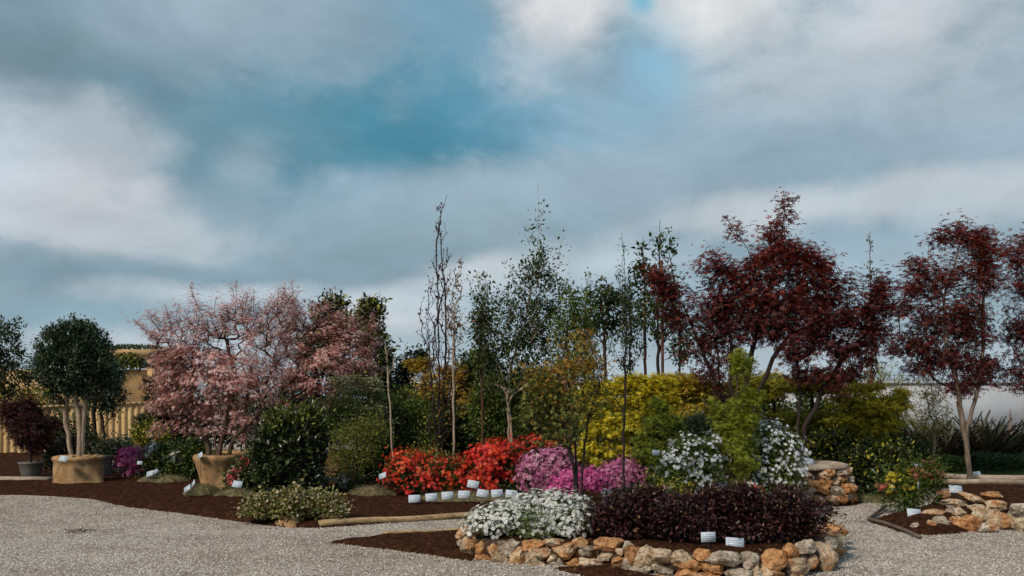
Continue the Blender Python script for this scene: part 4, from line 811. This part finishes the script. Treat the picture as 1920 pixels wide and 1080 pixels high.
for (u, d, es, lb) in [(1540,16.4,[(1500,722,44,20,1),(1545,718,50,20,1.2),(1590,722,30,16,.8),(1520,790,50,20,1),(1560,800,50,26,1),(1500,820,40,24,.8)],'olive yellow maple in the middle distance under the large red maple'),
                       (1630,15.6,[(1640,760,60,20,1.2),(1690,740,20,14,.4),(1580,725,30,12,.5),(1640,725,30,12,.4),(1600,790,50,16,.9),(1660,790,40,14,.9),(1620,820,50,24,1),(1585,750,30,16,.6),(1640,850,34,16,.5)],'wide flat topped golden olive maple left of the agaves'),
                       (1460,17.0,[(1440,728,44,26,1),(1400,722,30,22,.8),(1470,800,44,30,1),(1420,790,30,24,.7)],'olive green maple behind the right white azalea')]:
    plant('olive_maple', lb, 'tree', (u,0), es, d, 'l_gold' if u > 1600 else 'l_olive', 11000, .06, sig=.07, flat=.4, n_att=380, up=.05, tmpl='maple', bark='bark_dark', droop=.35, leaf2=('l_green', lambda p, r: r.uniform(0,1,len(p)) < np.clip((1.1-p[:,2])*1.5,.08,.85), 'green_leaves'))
plant('willow', 'light twiggy willow with many upright rods behind the flat topped maple', 'shrub', (1650, 0), [(1625,710,30,36),(1660,715,36,40),(1690,730,26,34),(1640,760,50,30)], 19.5, 'l_olive', 1700, .06, n_att=200, sig=.04, up=1.5, trunks=[[(1650,None),(1648,800)],[(1655,None),(1665,800)],[(1645,None),(1628,800)],[(1658,None),(1682,790)]], bark='bark_brown', r_tip=.0045, r_max=.03, k=.05, tmpl='lance')

# ------------------------------------------------------------------ red maples
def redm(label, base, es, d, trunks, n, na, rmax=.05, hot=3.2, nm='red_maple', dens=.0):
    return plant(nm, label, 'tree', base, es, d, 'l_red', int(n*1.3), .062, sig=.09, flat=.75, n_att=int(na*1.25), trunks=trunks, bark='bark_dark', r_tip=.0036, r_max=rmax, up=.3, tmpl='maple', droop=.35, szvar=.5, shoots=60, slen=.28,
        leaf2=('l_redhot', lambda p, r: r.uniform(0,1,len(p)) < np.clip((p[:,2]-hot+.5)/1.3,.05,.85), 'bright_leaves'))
redm('largest red maple, with a pointed bright red top, right of centre', (1398,0), [(1470,400,16,24,.5),(1465,440,30,26,.8),(1475,480,60,30,1.3),(1420,520,56,30,1.2),(1520,520,56,30,1.2),(1380,560,50,34,1.2),(1450,570,80,36,1.8),(1540,570,60,30,1.2),(1385,440,12,24,.3),(1350,520,40,34,.8),(1400,610,70,30,1.3),(1490,620,60,30,1.1),(1590,540,30,20,.5),(1600,600,30,24,.5),(1340,580,30,30,.6),(1370,660,40,26,.5)], 14.5,
     [[(1398,None),(1396,800),(1395,740),(1410,660),(1430,580),(1460,480),(1470,400)],[(1402,None),(1408,800),(1420,740),(1450,670),(1500,600),(1540,540)],[(1396,None),(1388,790),(1370,720),(1370,640),(1360,560)]], 10500, 700, .06)
redm('loose thin red maple at the left of the largest one, above the green maple', (1345,0), [(1265,560,24,20,.5),(1285,600,40,26,1),(1310,640,40,30,1),(1330,690,30,30,.8),(1250,530,20,16,.3),(1340,620,30,40,.8),(1300,560,20,20,.4),(1350,740,20,24,.4)], 15.4, [[(1345,None),(1345,780),(1338,710),(1310,640),(1285,580)],[(1348,None),(1350,760),(1348,680),(1335,600)]], 2700, 240, .045)
redm('forked leaning red maple with flat dark tiers below the largest crown', (1497,0), [(1560,640,50,16,1),(1600,660,44,16,.9),(1530,700,50,14,.8),(1590,700,40,14,.8),(1630,625,36,22,.9),(1500,660,40,20,.7),(1560,720,34,12,.5),(1640,570,26,30,.6),(1550,600,50,24,.8)], 14.0, [[(1497,None),(1496,800),(1500,740),(1498,700),(1485,650)],[(1500,None),(1510,800),(1545,730),(1575,680),(1600,620)]], 4200, 340, .05)
plant('pyramidal_poplar', 'very slim tall tree with small dark leaves between the two large red maples', 'tree', (1632, 0), [(1631,460,4,26,.5),(1632,510,8,24,.5),(1634,560,12,30,.6),(1636,620,16,40,.8),(1634,680,18,30,.6)], 18, 'l_poplar', 420, .075, n_att=110, sig=.03, trunks=[[(1634,None),(1634,760),(1633,600),(1631,432)]], bark='bark_red', r_tip=.004, r_max=.03, up=1.8, leaf2=('l_copper', lambda p, r: r.uniform(0,1,len(p)) < .35, 'brown_leaves'))
redm('red maple on a pale forked trunk at the right side', (1817,0), [(1800,445,44,22,1),(1840,470,40,30,1),(1720,495,40,16,.8),(1760,520,50,24,1),(1830,520,46,34,1.1),(1730,545,44,24,.9),(1790,580,60,30,1.3),(1690,580,30,20,.6),(1740,620,50,26,1.1),(1820,620,50,34,1.2),(1700,650,44,20,.9),(1770,670,56,26,1.2),(1840,690,40,30,1),(1720,690,36,16,.6),(1800,720,40,20,.7)], 16.6,
     [[(1817,None),(1815,860),(1806,790),(1796,730),(1775,640),(1770,560),(1800,460)],[(1818,None),(1816,858),(1812,800),(1832,740),(1842,660),(1845,560)]], 9800, 760, .085, nm='red_maple')
redm('dark red maple beyond the right margin, its crown meeting the forked one', (1945,0), [(1915,480,30,30,1),(1950,460,40,34,1),(1930,540,50,40,1.2),(1905,620,32,40,1),(1960,620,50,50,1.2),(1920,700,40,36,1),(1980,520,40,50,1)], 17.5, [[(1945,None),(1940,760),(1925,640),(1930,500)],[(1950,None),(1960,750),(1970,600)]], 5200, 360, .06)
# pale trunk for the forked maple
for ob in list(COL.objects):
    if ob.name.startswith('trunk') and ob.parent is not None and 'pale forked trunk' in ob.parent['label']: ob.data.materials[0] = M['bark_mid']

# ------------------------------------------------------------------ flowering shrubs
def azalea(label, base, es, d, mats, n, size=.05, leafn=3800, leaf='l_leafy', lsize=.04, clump=6, cs=.06, nm='azalea', tm='flower', na=200, fm=1.0):
    return plant(nm, label, 'azalea', base, es, d, leaf, leafn, lsize, n_att=na, sig=.05, bark='bark_dark', r_tip=.003, r_max=.02, up=0, shell=.4,
        fl=[dict(mat=m_, n=int(n*f_*fm), size=size*.68, clump=clump, csig=cs*.8, fan=.4, tmpl=tm, lift=.02, name=nm_) for (m_, f_, nm_) in mats])
azalea('left red azalea with patches of orange young leaves', (775,0), [(760,885,36,34,1),(800,890,36,32,1),(840,890,32,30,1),(745,905,24,26,.6),(790,915,60,22,.9),(860,905,20,30,.4)], 14.3, [('f_redorange',.5,'orange_blossom'),('f_red',.5,'blossom')], 900, .048, 6800, 'l_leafy', clump=11, cs=.075)
plant('pieris', 'orange tipped green shrub top showing between the two red azaleas', 'shrub', (820, 0), [(820,872,30,14),(845,866,24,14),(800,862,20,14),(780,855,20,10)], 14.9, 'l_amber', 1600, .045, n_att=90, bark='bark_dark', leaf2=('l_mid', lambda p, r: r.uniform(0,1,len(p)) < .5, 'green_leaves'), droop=-.4)
azalea('right red azalea, the tallest and most densely flowered of the reds', (925,0), [(925,865,42,32,1.2),(955,850,20,20,.4),(905,885,32,26,.8),(930,905,46,24,.9),(955,890,20,32,.5),(885,900,20,22,.5)], 14.3, [('f_redorange',.35,'orange_blossom'),('f_red',.65,'blossom')], 1500, .05, 5000, clump=10, cs=.07)
azalea('dark red azalea in the shade behind the lilac flowers', (1020,0), [(1000,832,26,14,1),(1035,840,30,16,1),(1060,850,20,14,.5)], 16.0, [('f_red',1,'blossom')], 240, .05, 2200)
azalea('tall lilac pink azalea at the left of the purple group', (1025,0), [(1025,875,40,26,1.2),(1000,895,26,26,.8),(1050,870,24,22,.6),(1020,905,40,24,.8)], 13.2, [('f_lilac',1,'blossom')], 1700, .046, 2600, clump=7, cs=.05)
azalea('low vivid magenta azalea behind the white daisies', (1080,0), [(1075,905,36,20,1),(1105,905,26,18,.7),(1060,918,30,18,.6)], 12.6, [('f_magenta',1,'blossom')], 1500, .044, 1800, clump=7, cs=.045)
azalea('purple pink azalea behind the dark front sapling', (1170,0), [(1165,895,38,26,1),(1190,895,28,24,.8),(1145,905,24,22,.5)], 12.7, [('f_purple',.6,'blossom'),('f_lilac',.4,'pale_blossom')], 1500, .046, 2600, clump=7, cs=.05)
azalea('white azalea on the left of the lime maple', (1290,0), [(1295,850,34,30,1),(1310,885,44,30,1),(1268,880,36,34,.9),(1330,850,26,32,.6),(1285,915,40,16,.5)], 12.0, [('f_white',1,'blossom')], 700, .038, 7000, 'l_green', clump=6, cs=.05, na=300)
azalea('large white azalea on the right of the lime maple, in front of the round planter', (1450,0), [(1440,830,40,34,1.1),(1470,850,36,34,1),(1430,880,40,34,1),(1475,890,36,32,1),(1450,910,46,26,.8),(1425,845,26,30,.6)], 12.6, [('f_white',1,'blossom')], 900, .038, 12000, 'l_green', clump=4, cs=.06, na=420)
azalea('small white flowered plants strung along the edge between lilac azalea and dark shrubs', (1190,0), [(1190,925,30,8,1),(1150,930,20,8,.6),(1215,922,16,7,.4)], 11.6, [('f_white',1,'blossom')], 60, .035, 700, clump=4, cs=.03)
plant('euonymus', 'small yellow green bush at the top edge of the dark front shrubs', 'shrub', (1250, 0), [(1235,930,30,14),(1260,925,26,14)], 11.4, 'l_gold', 1200, .04, n_att=70, bark='bark_dark', leaf2=('l_green', lambda p, r: r.uniform(0,1,len(p)) < .5, 'green_leaves'))
azalea('small orange flowered plants behind the dark shrubs, under the white azalea', (1390,0), [(1400,922,28,8,1),(1370,926,16,7,.5)], 11.2, [('f_redorange',1,'blossom')], 70, .035, 500, 'l_green', clump=5, cs=.03)

def daisies(label, base, es, d, n, sd):
    d -= .12
    return plant('daisy_bush', label, 'daisy', base, es, d, 'l_green', 2600, .035, n_att=150, sig=.04, bark='bark_brown', r_tip=.002, r_max=.01, up=.3, trunkname='stems', crown='foliage', tmpl='lance', droop=-.3,
        fl=[dict(mat='f_daisy', n=int(n*1.3), size=.022, tmpl='daisy', lift=.035, csig=.03, clump=1, eye=True, upz=.7, minz=-.2)])
daisies('low mound of white daisies at the left tip of the front stone bed', (925,0), [(925,985,46,30,1),(905,995,30,24,.6),(955,975,36,30,.8)], 9.25, 560, 1)
daisies('widest and tallest mound of white daisies, at the back centre of the three', (1020,0), [(1010,962,56,32,1.2),(1050,960,44,32,1),(975,970,36,28,.6),(1090,965,22,30,.5)], 9.7, 820, 2)
daisies('mound of white daisies beside the dark purple shrubs, above the ochre stones', (1060,0), [(1060,990,48,30,1),(1025,1000,36,20,.5),(1090,985,26,26,.6)], 9.15, 560, 3)
plant('daisy_bush', 'green leafy gap between the daisy mounds with few flowers', 'daisy', (1005,0), [(1005,1000,26,22)], 8.95, 'l_green', 1500, .035, n_att=60, bark='bark_brown', r_tip=.002, r_max=.01, trunkname='stems', crown='foliage', tmpl='lance', droop=-.3, fl=[dict(mat='f_daisy', n=60, size=.021, tmpl='daisy', lift=.03, csig=.02, eye=True, upz=.7)])

for (u, es, lb, d) in [(1175,[(1175,958,52,36,1),(1210,935,22,16,.3),(1140,985,36,30,.7),(1200,990,50,28,.8),(1160,1000,44,20,.5)],'dark purple leaved shrub next to the white daisies',8.95),
                    (1300,[(1290,960,60,38,1.1),(1340,930,26,16,.35),(1265,935,20,14,.3),(1330,975,50,36,1),(1265,985,44,34,.8),(1310,1000,60,22,.7)],'middle dark purple leaved shrub of the front bed, behind the left card',8.75),
                    (1440,[(1430,960,60,38,1.1),(1400,928,26,14,.35),(1470,930,30,16,.4),(1535,960,16,20,.2),(1470,955,44,30,.9),(1495,985,40,34,.9),(1400,985,50,34,.8),(1450,1005,56,20,.6),(1520,990,24,26,.4)],'right dark purple leaved shrub overhanging the gravel path',8.7)]:
    es = [(e[0], e[1]+12, e[2], e[3]*.9) + tuple(e[4:]) for e in es]
    plant('loropetalum', lb, 'shrub', (u,0), es, d, 'l_loro', 14000, .034, sig=.055, flat=.8, rag=.34, shoots=90, slen=.11, sup=.5, szvar=.6, n_att=420, bark='bark_dark', r_tip=.0028, r_max=.016, up=-.1, crown='foliage', trunkname='stems', leaf2=('l_copper', lambda p, r: r.uniform(0,1,len(p)) < .05, 'copper_leaves'), droop=.2, shell=.28)

# right side shrubs
for (u, es, lb, d, lf, n) in [(1560,[(1560,870,44,40),(1600,880,36,40),(1590,840,40,24),(1540,840,40,26)],'very dark shrub behind the round stone planter',15.2,'l_dark',6000),
                    (1640,[(1640,880,40,40),(1615,905,30,28),(1670,860,40,30),(1600,870,24,30)],'dark shrub with yellow flecks at the end of the gravel path',14.6,'l_dark',5000),
                    (1700,[(1700,850,44,24),(1725,870,30,26),(1680,835,30,14)],'bronze topped pieris behind the yellow flowering one',15.6,'l_leafy',3600)]:
    plant('pieris', lb, 'shrub', (u,0), es, d, lf, n, .065, n_att=190, bark='bark_dark', leaf2=('l_copper' if u == 1700 else 'l_gold', lambda p, r: r.uniform(0,1,len(p)) < (.22 if p[:,2].max() > 0 else 0)*np.clip(p[:,2],0,1), 'young_leaves'))
plant('pieris', 'small shrub with yellow and coral flower heads at the tip of the right stone bed', 'shrub', (1700, 0), [(1690,915,34,26,1),(1720,905,36,30,1),(1740,895,22,24,.6),(1700,935,36,20,.7),(1672,905,16,18,.4)], 12.4, 'l_green', 4200, .055, n_att=200, bark='bark_dark', droop=.1, tmpl='lance',
    fl=[dict(mat='f_yellow', n=190, size=.03, clump=14, csig=.035, ells=[(1690,908,28,22)], name='yellow_blossom'), dict(mat='f_coral', n=150, size=.03, clump=12, csig=.04, ells=[(1735,890,26,18),(1662,912,10,12)], name='coral_blossom')])
plant('olive_sapling', 'small loose crowned tree on a straight pale trunk left of the agaves', 'tree', (1750, 0), [(1745,750,34,30,1),(1755,790,34,22,.8),(1730,780,24,24,.6),(1740,715,20,16,.4)], 18, 'l_olive', 1500, .06, n_att=170, sig=.05, trunks=[[(1750,None),(1751,840),(1752,790)]], bark='bark_pale', r_tip=.004, r_max=.05, up=.8, tmpl='lance')
def spiky(label, u, d, hgt, n, sd, mat='l_blade', nm='agave'):
    r = np.random.default_rng(sd); c = U(u, d); org = (c[0], c[1], ground_z(*c)); e = empty(nm, label, 'agave' if nm == 'agave' else 'plant', org)
    f = r.normal(0,.75,(n,3)); f[:,2] = np.abs(f[:,2])*.6+.75
    p = np.tile(org, (n,1)) + r.normal(0,.09,(n,3))*[1,1,.2]; p[:,2] = org[2] + .01
    leaves('blade', p, f, np.cross(np.cross(f, [0,0,1.]), f), hgt, 'sword', M[mat], e, org, .3, r)['kind'] = 'stuff'
    v, q = lathe([(.1,-.02),(.11,.06),(.05,.12),(.01,.13)], org, 12, .1, sd); mesh_obj('base', v, q, M['bark_dark'], e, org)
for k, (u, d, h, lb) in enumerate([(1700,20.2,.75,'leftmost spiky agave, in front of the white wall'),(1735,20.6,.8,'spiky agave directly behind the small olive tree trunk'),(1775,20.0,.75,'spiky agave between the small olive trunk and the forked maple trunk'),(1815,20.8,.8,'spiky agave behind the forked maple trunk'),(1850,19.8,.85,'large spiky agave right of the forked maple trunk'),(1895,20.4,.8,'spiky agave at the right margin')]):
    spiky(lb, u, d, h*1.25, 120, 60+k)
hedge('low_hedge', 'low clipped green hedge left of the forked maple trunk', 'hedge', 1758, 1806, 853, 884, 18.4, 'l_green', 1700, .05, .25)
hedge('low_hedge', 'low dark hedge right of the forked maple trunk', 'hedge', 1828, 1960, 850, 884, 18.8, 'l_leafy', 2600, .055, .3)
hedge('agave_backing_shrub', 'dark low shrubs filling the row between the agaves', 'shrub', 1690, 1960, 812, 866, 21.0, 'l_dark', 5000, .09, .3)
# lawn and curb
lp = [U(1745,17.8),U(2050,17.6),U(2050,19.4),U(1745,19.4)]; lz = .085
n = 5200; a_ = r_.uniform(0,1,(n,1)); b_ = r_.uniform(0,1,(n,1)); pq = (1-a_)*((1-b_)*lp[0]+b_*lp[1]) + a_*((1-b_)*lp[3]+b_*lp[2]); pq = np.concatenate([pq, np.full((n,1), .05)], 1)
kind(leaves('lawn_grass', pq, r_.normal(0,.3,(n,3))+[0,0,1], r_.normal(size=(n,3))+[0,-1,0], .07, 'grass', M['l_lawn'], r=r_), 'stuff', 'strip of short bright green grass behind the sandstone kerb')
v, q = tube([(*U(1735,17.6), .09), (*U(1800,17.1), .09), (*U(1870,16.9), .09), (*U(2000,16.8), .09)], .062, 8, .05, r_); tag(mesh_obj('stone_kerb', v, q, M['curb'], smooth=True), 'pale sandstone kerb in front of the grass strip at the right', 'kerb')
v, q = tube([(*G(1748,917), .14), (*G(1800,921), .16), (*G(1851,920), .16), (*G(1950,922), .15)], .045, 8, .06, r_); tag(mesh_obj('stone_kerb', v, q, M['curb'], smooth=True), 'rough tan kerb just behind the upper card of the right rockery', 'kerb')

# planter wall (round) with stones
pc = U(1500, 13.95); pz = ground_z(*pc)
pw = empty('round_planter', 'round raised planter of stacked ochre stones with a sand coloured rim', 'planter', (pc[0], pc[1], pz)); og = np.array(pw.location)
Rr = .74; v, q = lathe([(Rr*.92,-.05),(Rr*.9,.4),(Rr*.9,.47),(Rr*.2,.5),(.01,.5)], og, 40, .01, 3); mesh_obj('core', v, q, M['soil'], pw, og, smooth=True)
v, q = lathe([(Rr*.86,.46),(Rr*.93,.47),(Rr*.96,.49),(Rr*.92,.52),(Rr*.8,.545),(Rr*.7,.5)], og, 44, .035, 4); mesh_obj('rim', v, q, M['curb'], pw, og, smooth=True)
r_ = np.random.default_rng(77); k = 0
for row in range(4):
    na = 22; z = pz + .06 + row*.12
    for i in range(na):
        a = 2*math.pi*(i + .5*(row%2) + r_.uniform(-.3,.3))/na; R2 = Rr*(1.02-.035*row)*r_.uniform(.9,1.02)
        s = (r_.uniform(.10,.17), .12, r_.uniform(.06,.10)); c = (pc[0]+R2*math.sin(a), pc[1]-R2*math.cos(a), z+r_.uniform(-.025,.025))
        o = rock((0,0,0), s, M[['st_o','st_c','st_d','st_g','st_d'][k%5]], None, (0,0,0), 300+k, 'stone', r_.uniform(-.4,.4)); o.parent = pw
        o.location = (c[0]-og[0], c[1]-og[1], c[2]-og[2]); o.rotation_euler = (0,0,a); k += 1

# front stone wall: the stones seen in the photograph, u, v, w, h, tone
ST = [(882,1030,32,44,'c'),(904,1029,30,22,'d'),(926,1033,22,26,'o'),(955,1029,37,28,'g'),(907,1048,30,18,'d'),(939,1047,37,26,'c'),(973,1047,30,36,'o'),(1001,1022,42,21,'d'),(1012,1037,46,22,'c'),(1005,1058,40,28,'c'),
 (1034,1048,19,15,'c'),(1044,1059,30,22,'g'),(1036,1018,36,15,'c'),(1059,1033,47,26,'o'),(1078,1058,29,22,'d'),(1089,1020,30,21,'o'),(1105,1034,35,27,'g'),(1112,1055,47,21,'c'),(1144,1020,49,21,'d'),(1137,1042,33,21,'c'),(1162,1035,16,15,'c'),(1160,1055,33,18,'d'),
 (1180,1026,27,17,'g'),(1190,1041,30,32,'d'),(1176,1056,17,34,'g'),(1212,1045,36,36,'c'),(1240,1047,44,32,'c'),(1203,1069,36,18,'g'),(1243,1070,36,15,'g'),(1275,1046,38,24,'c'),(1292,1059,42,23,'o'),(1313,1040,29,20,'d'),(1287,1075,40,19,'d'),(1333,1063,43,23,'o'),
 (1360,1047,68,25,'g'),(1381,1075,53,26,'g'),(1322,1083,40,20,'c'),(1410,1051,36,27,'g'),(1447,1048,50,34,'d'),(1442,1074,60,24,'o'),(1486,1036,30,29,'d'),(1513,1028,38,24,'g'),(1492,1064,46,32,'c'),(1540,1048,48,54,'c'),(1517,1056,32,32,'o'),(1415,1072,24,22,'c'),
 (1240,1086,44,20,'o'),(1350,1092,50,20,'o'),(1400,1098,50,20,'g'),(1455,1094,46,20,'c'),(1500,1088,44,22,'o'),(1290,1094,44,20,'c')]
def wall_d(u): return float(np.interp(u, [860,880,940,1000,1100,1200,1300,1400,1500,1560], [9.15,9.0,8.72,8.6,8.5,8.15,7.92,7.86,8.02,8.4]))
sw = empty('dry_stone_wall', 'low wall of ochre and grey limestone rocks edging the front raised bed', 'stone wall', (*U(1220,8.1), 0)); og = np.array(sw.location)
for k, (u, v, w_, h_, t_) in enumerate(ST):
    z_ = EYE-(v-HV)/F*wall_d(u); d = wall_d(u) + .10 + max(0, z_)*.25
    c = P(u, v, d); s = (w_/2/F*d*1.22, max(.09, w_/2/F*d*.9), h_/2/F*d*1.27)
    rock(c, s, M['st_'+t_], sw, og, 500+k, rz=((k*37) % 11 - 5)*.05)
# back fill course and return ends
v, q = tube([(U(u,wall_d(u)+.24)[0], wall_d(u)+.24, .09) for u in range(880,1560,20)], .105, 8, .05, np.random.default_rng(2)); mesh_obj('earth_fill', v, q, M['soil'], sw, og)
bk = 0
for u in range(890, 1560, 24):
    d = wall_d(u) + .30; c = (U(u,d)[0], d, .09); rock(c, (.085,.07,.10), M[['st_g','st_o'][bk%2]], sw, og, 700+bk); bk += 1
for (u, d) in [(878,9.35),(874,9.65),(880,9.95),(888,10.2),(1552,8.75),(1560,9.1),(1562,9.45),(1560,9.8),(1552,10.1)]:
    for z in (.07,.19): rock((U(u,d)[0], d, z), (.13,.15,.085), M[['st_c','st_g','st_o'][bk%3]], sw, og, 700+bk); bk += 1

# rockery at the right
RS = [(1822,934,54,18,'o',.2),(1791,943,44,17,'c',0),(1829,952,32,18,'c',0),(1753,963,50,17,'o',-.05),(1788,960,32,20,'g',.1),(1841,971,40,42,'c',.2),(1811,983,52,40,'d',-.2),(1794,980,26,30,'c',.3),(1767,984,34,32,'g',0),(1722,989,32,15,'g',0),(1770,925,26,16,'o',0),(1800,965,30,22,'c',.2),
      (1870,950,46,26,'c',.1),(1880,978,50,36,'o',0),(1915,960,50,40,'g',.1),(1915,985,44,26,'c',0),(1860,930,40,18,'o',0),(1748,988,26,22,'c',.2),(1850,990,34,20,'g',0)]
rk = empty('rockery', 'pile of rough ochre and grey boulders holding up the right hand bed', 'rockery', (*G(1810,1000), 0)); og = np.array(rk.location)
for k, (u, v, w_, h_, t_, rz) in enumerate(RS):
    d = float(np.interp(v, [925,945,965,985,1000], [12.3,11.7,11.25,10.85,10.6])); c = P(u, v, d); s = (w_/2/F*d*1.1, max(.10, w_/2/F*d*.8), h_/2/F*d*1.12)
    rock(c, s, M['st_'+t_], rk, og, 820+k, rz=-rz)
    if c[2]-s[2] > .12: rock((c[0], c[1]+.05, (c[2]-s[2])*.5), (s[0]*.9, s[1]*.8, (c[2]-s[2])*.56), M['st_g'], rk, og, 870+k)
c = G(1741,1012); tag(rock((0,0,0), (.125,.1,.085), M['st_d'], None, (c[0],c[1],.07), 951, 'boulder'), 'small rust coloured boulder lying alone on the gravel in front of the rockery', 'rock')
bpy.context.view_layer.update()
c = G(1769,1016)
o = rock((0,0,0), (.065,.06,.045), M['st_o'], None, (c[0],c[1],.035), 952, 'boulder'); tag(o, 'fist sized ochre stone on the gravel just right of the rust boulder', 'rock')
for (o, c, z) in ((bpy.data.objects['boulder'], G(1741,1012), .07), (o, G(1769,1016), .035)):
    pass
# bed edging and logs
v, q = tube([(*G(1662,955), .05),(*G(1628,978), .035),(*G(1660,986), .035),(*G(1700,1001), .035),(*G(1725,1012), .03)], .022, 8, .05, r_); tag(mesh_obj('bed_edging', v, q, M['steel'], smooth=True), 'narrow brown edging strip round the tip of the right bed', 'edging')
def log(label, a, b, ra, rb, z):
    n = 14; a = np.array([*a, z]); b = np.array([*b, z]); t = np.linspace(0,1,n)[:,None]; p = a+(b-a)*t; p[:,2] += .008*np.sin(t[:,0]*9); p[:,1] += .01*np.sin(t[:,0]*5)
    v, q = tube(p, np.linspace(ra, rb, n), 14, .03, r_); return tag(mesh_obj('edging_log', v, q, M['wood'], smooth=True), label, 'log')
log('long peeled round log edging the bed from the variegated shrub to the daisies', G(598,988), G(905,970), .045, .036, .04)
log('thinner peeled log along the back edge of the small front mulch bed', G(716,1006), G(900,996), .026, .024, .028)
# leaf litter on the gravel
c = np.array([*G(142,997), .0]); n = 160; p = c + r_.normal(0,1,(n,3))*[.10,.10,.003]; p[:,2] = np.abs(p[:,2]) + .008
kind(leaves('leaf_litter', p, r_.normal(size=(n,3))*[1,1,.2], np.tile([0,0,1.],(n,1))+r_.normal(0,.4,(n,3)), .028, 'oval', M['chip'], r=r_), 'stuff', 'small patch of dry brown leaf litter on the gravel at the left')

# ------------------------------------------------------------------ plant cards
def card_parts(root, two=False):
    V, Q = [], []; box(V, Q, (0,0,0), (.16,.002,.108)); c = mesh_obj('card', V, np.array(Q), M['card'], root)
    V, Q = [], []
    for i, (w_, z) in enumerate(((.10,.026),(.12,.006),(.085,-.014),(.06,-.03))): box(V, Q, ((w_-.13)/2, -.0016, z), (w_, .0012, .0045))
    t = mesh_obj('print', V, np.array(Q), M['ink'], c)
    v, q = tube([(0,.006,-.45),(0,.006,-.1),(0,.006,-.01)], .0035, 6); mesh_obj('stake', v, q, M['wire'], root)
    return c
SG = [ # u, v, depth, yaw deg, tilt(back) deg, roll deg, scale, label
 (777,935,13.0,4,-28,-2,1,'leftmost white card in the row in front of the red azaleas'),
 (809,932,13.05,8,-28,-5,1,'second white card from the left in the row below the red azaleas'),
 (839,929,13.1,5,-26,-3,1,'third white card from the left in the row below the red azaleas'),
 (870,927,13.1,-4,-26,0,1,'fourth white card from the left in the row below the red azaleas'),
 (887,908,13.4,-10,-24,9,1,'white card standing higher than the others in the azalea row'),
 (905,925,13.1,-8,-26,8,1,'white card just right of and below the raised one'),
 (932,925,13.1,6,-26,-4,1,'second white card from the right in the row below the red azaleas'),
 (959,926,13.1,-5,-26,4,1,'rightmost white card in the row below the red azaleas'),
 (575,942,11.9,12,-32,-12,.95,'lower of two white cards standing in the variegated shrub'),
 (590,938,12.0,15,-30,-16,.95,'upper of two white cards standing in the variegated shrub'),
 (1328,1007,8.3,3,-6,-1,.8,'small upright white card with printed lines under the dark shrubs'),
 (1378,1019,8.45,-4,-28,3,1.0,'large white card leaning back above the front stone wall'),
 (1411,911,11.9,-4,-18,4,.85,'white card in front of the right white azalea'),
 (1354,909,12.0,10,-20,0,.8,'pale card half hidden under the lime green maple'),
 (1515,865,13.5,-10,-26,8,.85,'white card standing on the rim of the round stone planter'),
 (1714,962,11.3,-4,-30,4,1.0,'white card leaning back on the mulch of the right bed'),
 (1792,917,12.2,-6,-34,4,1.0,'white card among the boulders of the right rockery'),
 (1832,888,17,0,-34,-8,.8,'small white card in the grass strip beside the forked maple trunk'),
 (281,888,16.4,-20,-30,-14,.95,'white card tilted left below the white flowered rhododendron'),
 (291,885,16.4,30,-30,-22,.7,'narrow white card leaning right beside the tilted one'),
 (375,854,15.0,-35,-14,-22,.8,'white card clipped upright on the burlap rim of the pink dogwood'),
 (351,916,13.9,-20,-28,-30,.8,'lower white card on the thyme mound'),
 (362,907,14.0,-40,-20,-40,.75,'upper narrow card on the thyme mound'),
 (445,908,13.8,-10,-26,6,.9,'white card right under the large pink bloom'),
 (119,860,16.0,-12,-30,8,.95,'white card lying on the wide burlap root ball of the round topiary tree'),
 (262,868,17.0,-5,-20,5,.6,'little white tag on the magenta azalea'),
 (717,892,13.9,-25,-24,-20,.8,'white card at the left foot of the red azaleas'),
 (1722,872,14.0,0,-60,0,.7,'small white card between the bronze pieris and the coral flowers'),
 (1640,884,13.9,30,-50,30,.7,'thin white card slanting in the very dark shrubs at the path end')]
hang = [(1230,849,12.0,0,0,3,.62,'square white tag hanging in the feathery green maple'),(1272,845,12.5,60,0,8,.8,'narrow white tag hanging left of the white azalea'),
        (1673,915,11.9,70,0,6,.85,'narrow white tag hanging at the left of the yellow flower heads'),(1722,910,11.9,60,0,-10,.85,'narrow white tag hanging at the right of the yellow flower heads')]
def make_card(nm, stake=True):
    e = empty(nm, 'x', 'sign', (0,0,0)); card_parts(e)
    if not stake:
        for o in list(e.children):
            if o.name.startswith('stake'): bpy.data.objects.remove(o)
        v, q = tube([(0,0,.05),(.01,.01,.09),(0,.02,.13)], .002, 5); mesh_obj('tie', v, q, M['wire'], e)
    return e
def copy_tree(o, parent=None):
    c = o.copy(); COL.objects.link(c); c.parent = parent
    for ch in list(o.children): copy_tree(ch, c)
    return c
for lst, nm, stk, grp in ((SG,'plant_card',True,'white name cards staked in the beds'),(hang,'plant_tag',False,'white tags hanging in the shrubs')):
    proto = make_card(nm, stk)
    for i, (u, v, d, yaw, tilt, roll, s, lb) in enumerate(lst):
        o = proto if i == 0 else copy_tree(proto)
        o.location = P(u, v, d); o.rotation_euler = (R(tilt), R(roll), R(yaw)); o.scale = (s*1.05,)*3
        o['label'] = lb; o['category'] = 'sign' if stk else 'tag'; o['group'] = grp
print('OBJECTS', len(bpy.data.objects), 'tris', sum(len(o.data.polygons) for o in bpy.data.objects if o.type == 'MESH'))
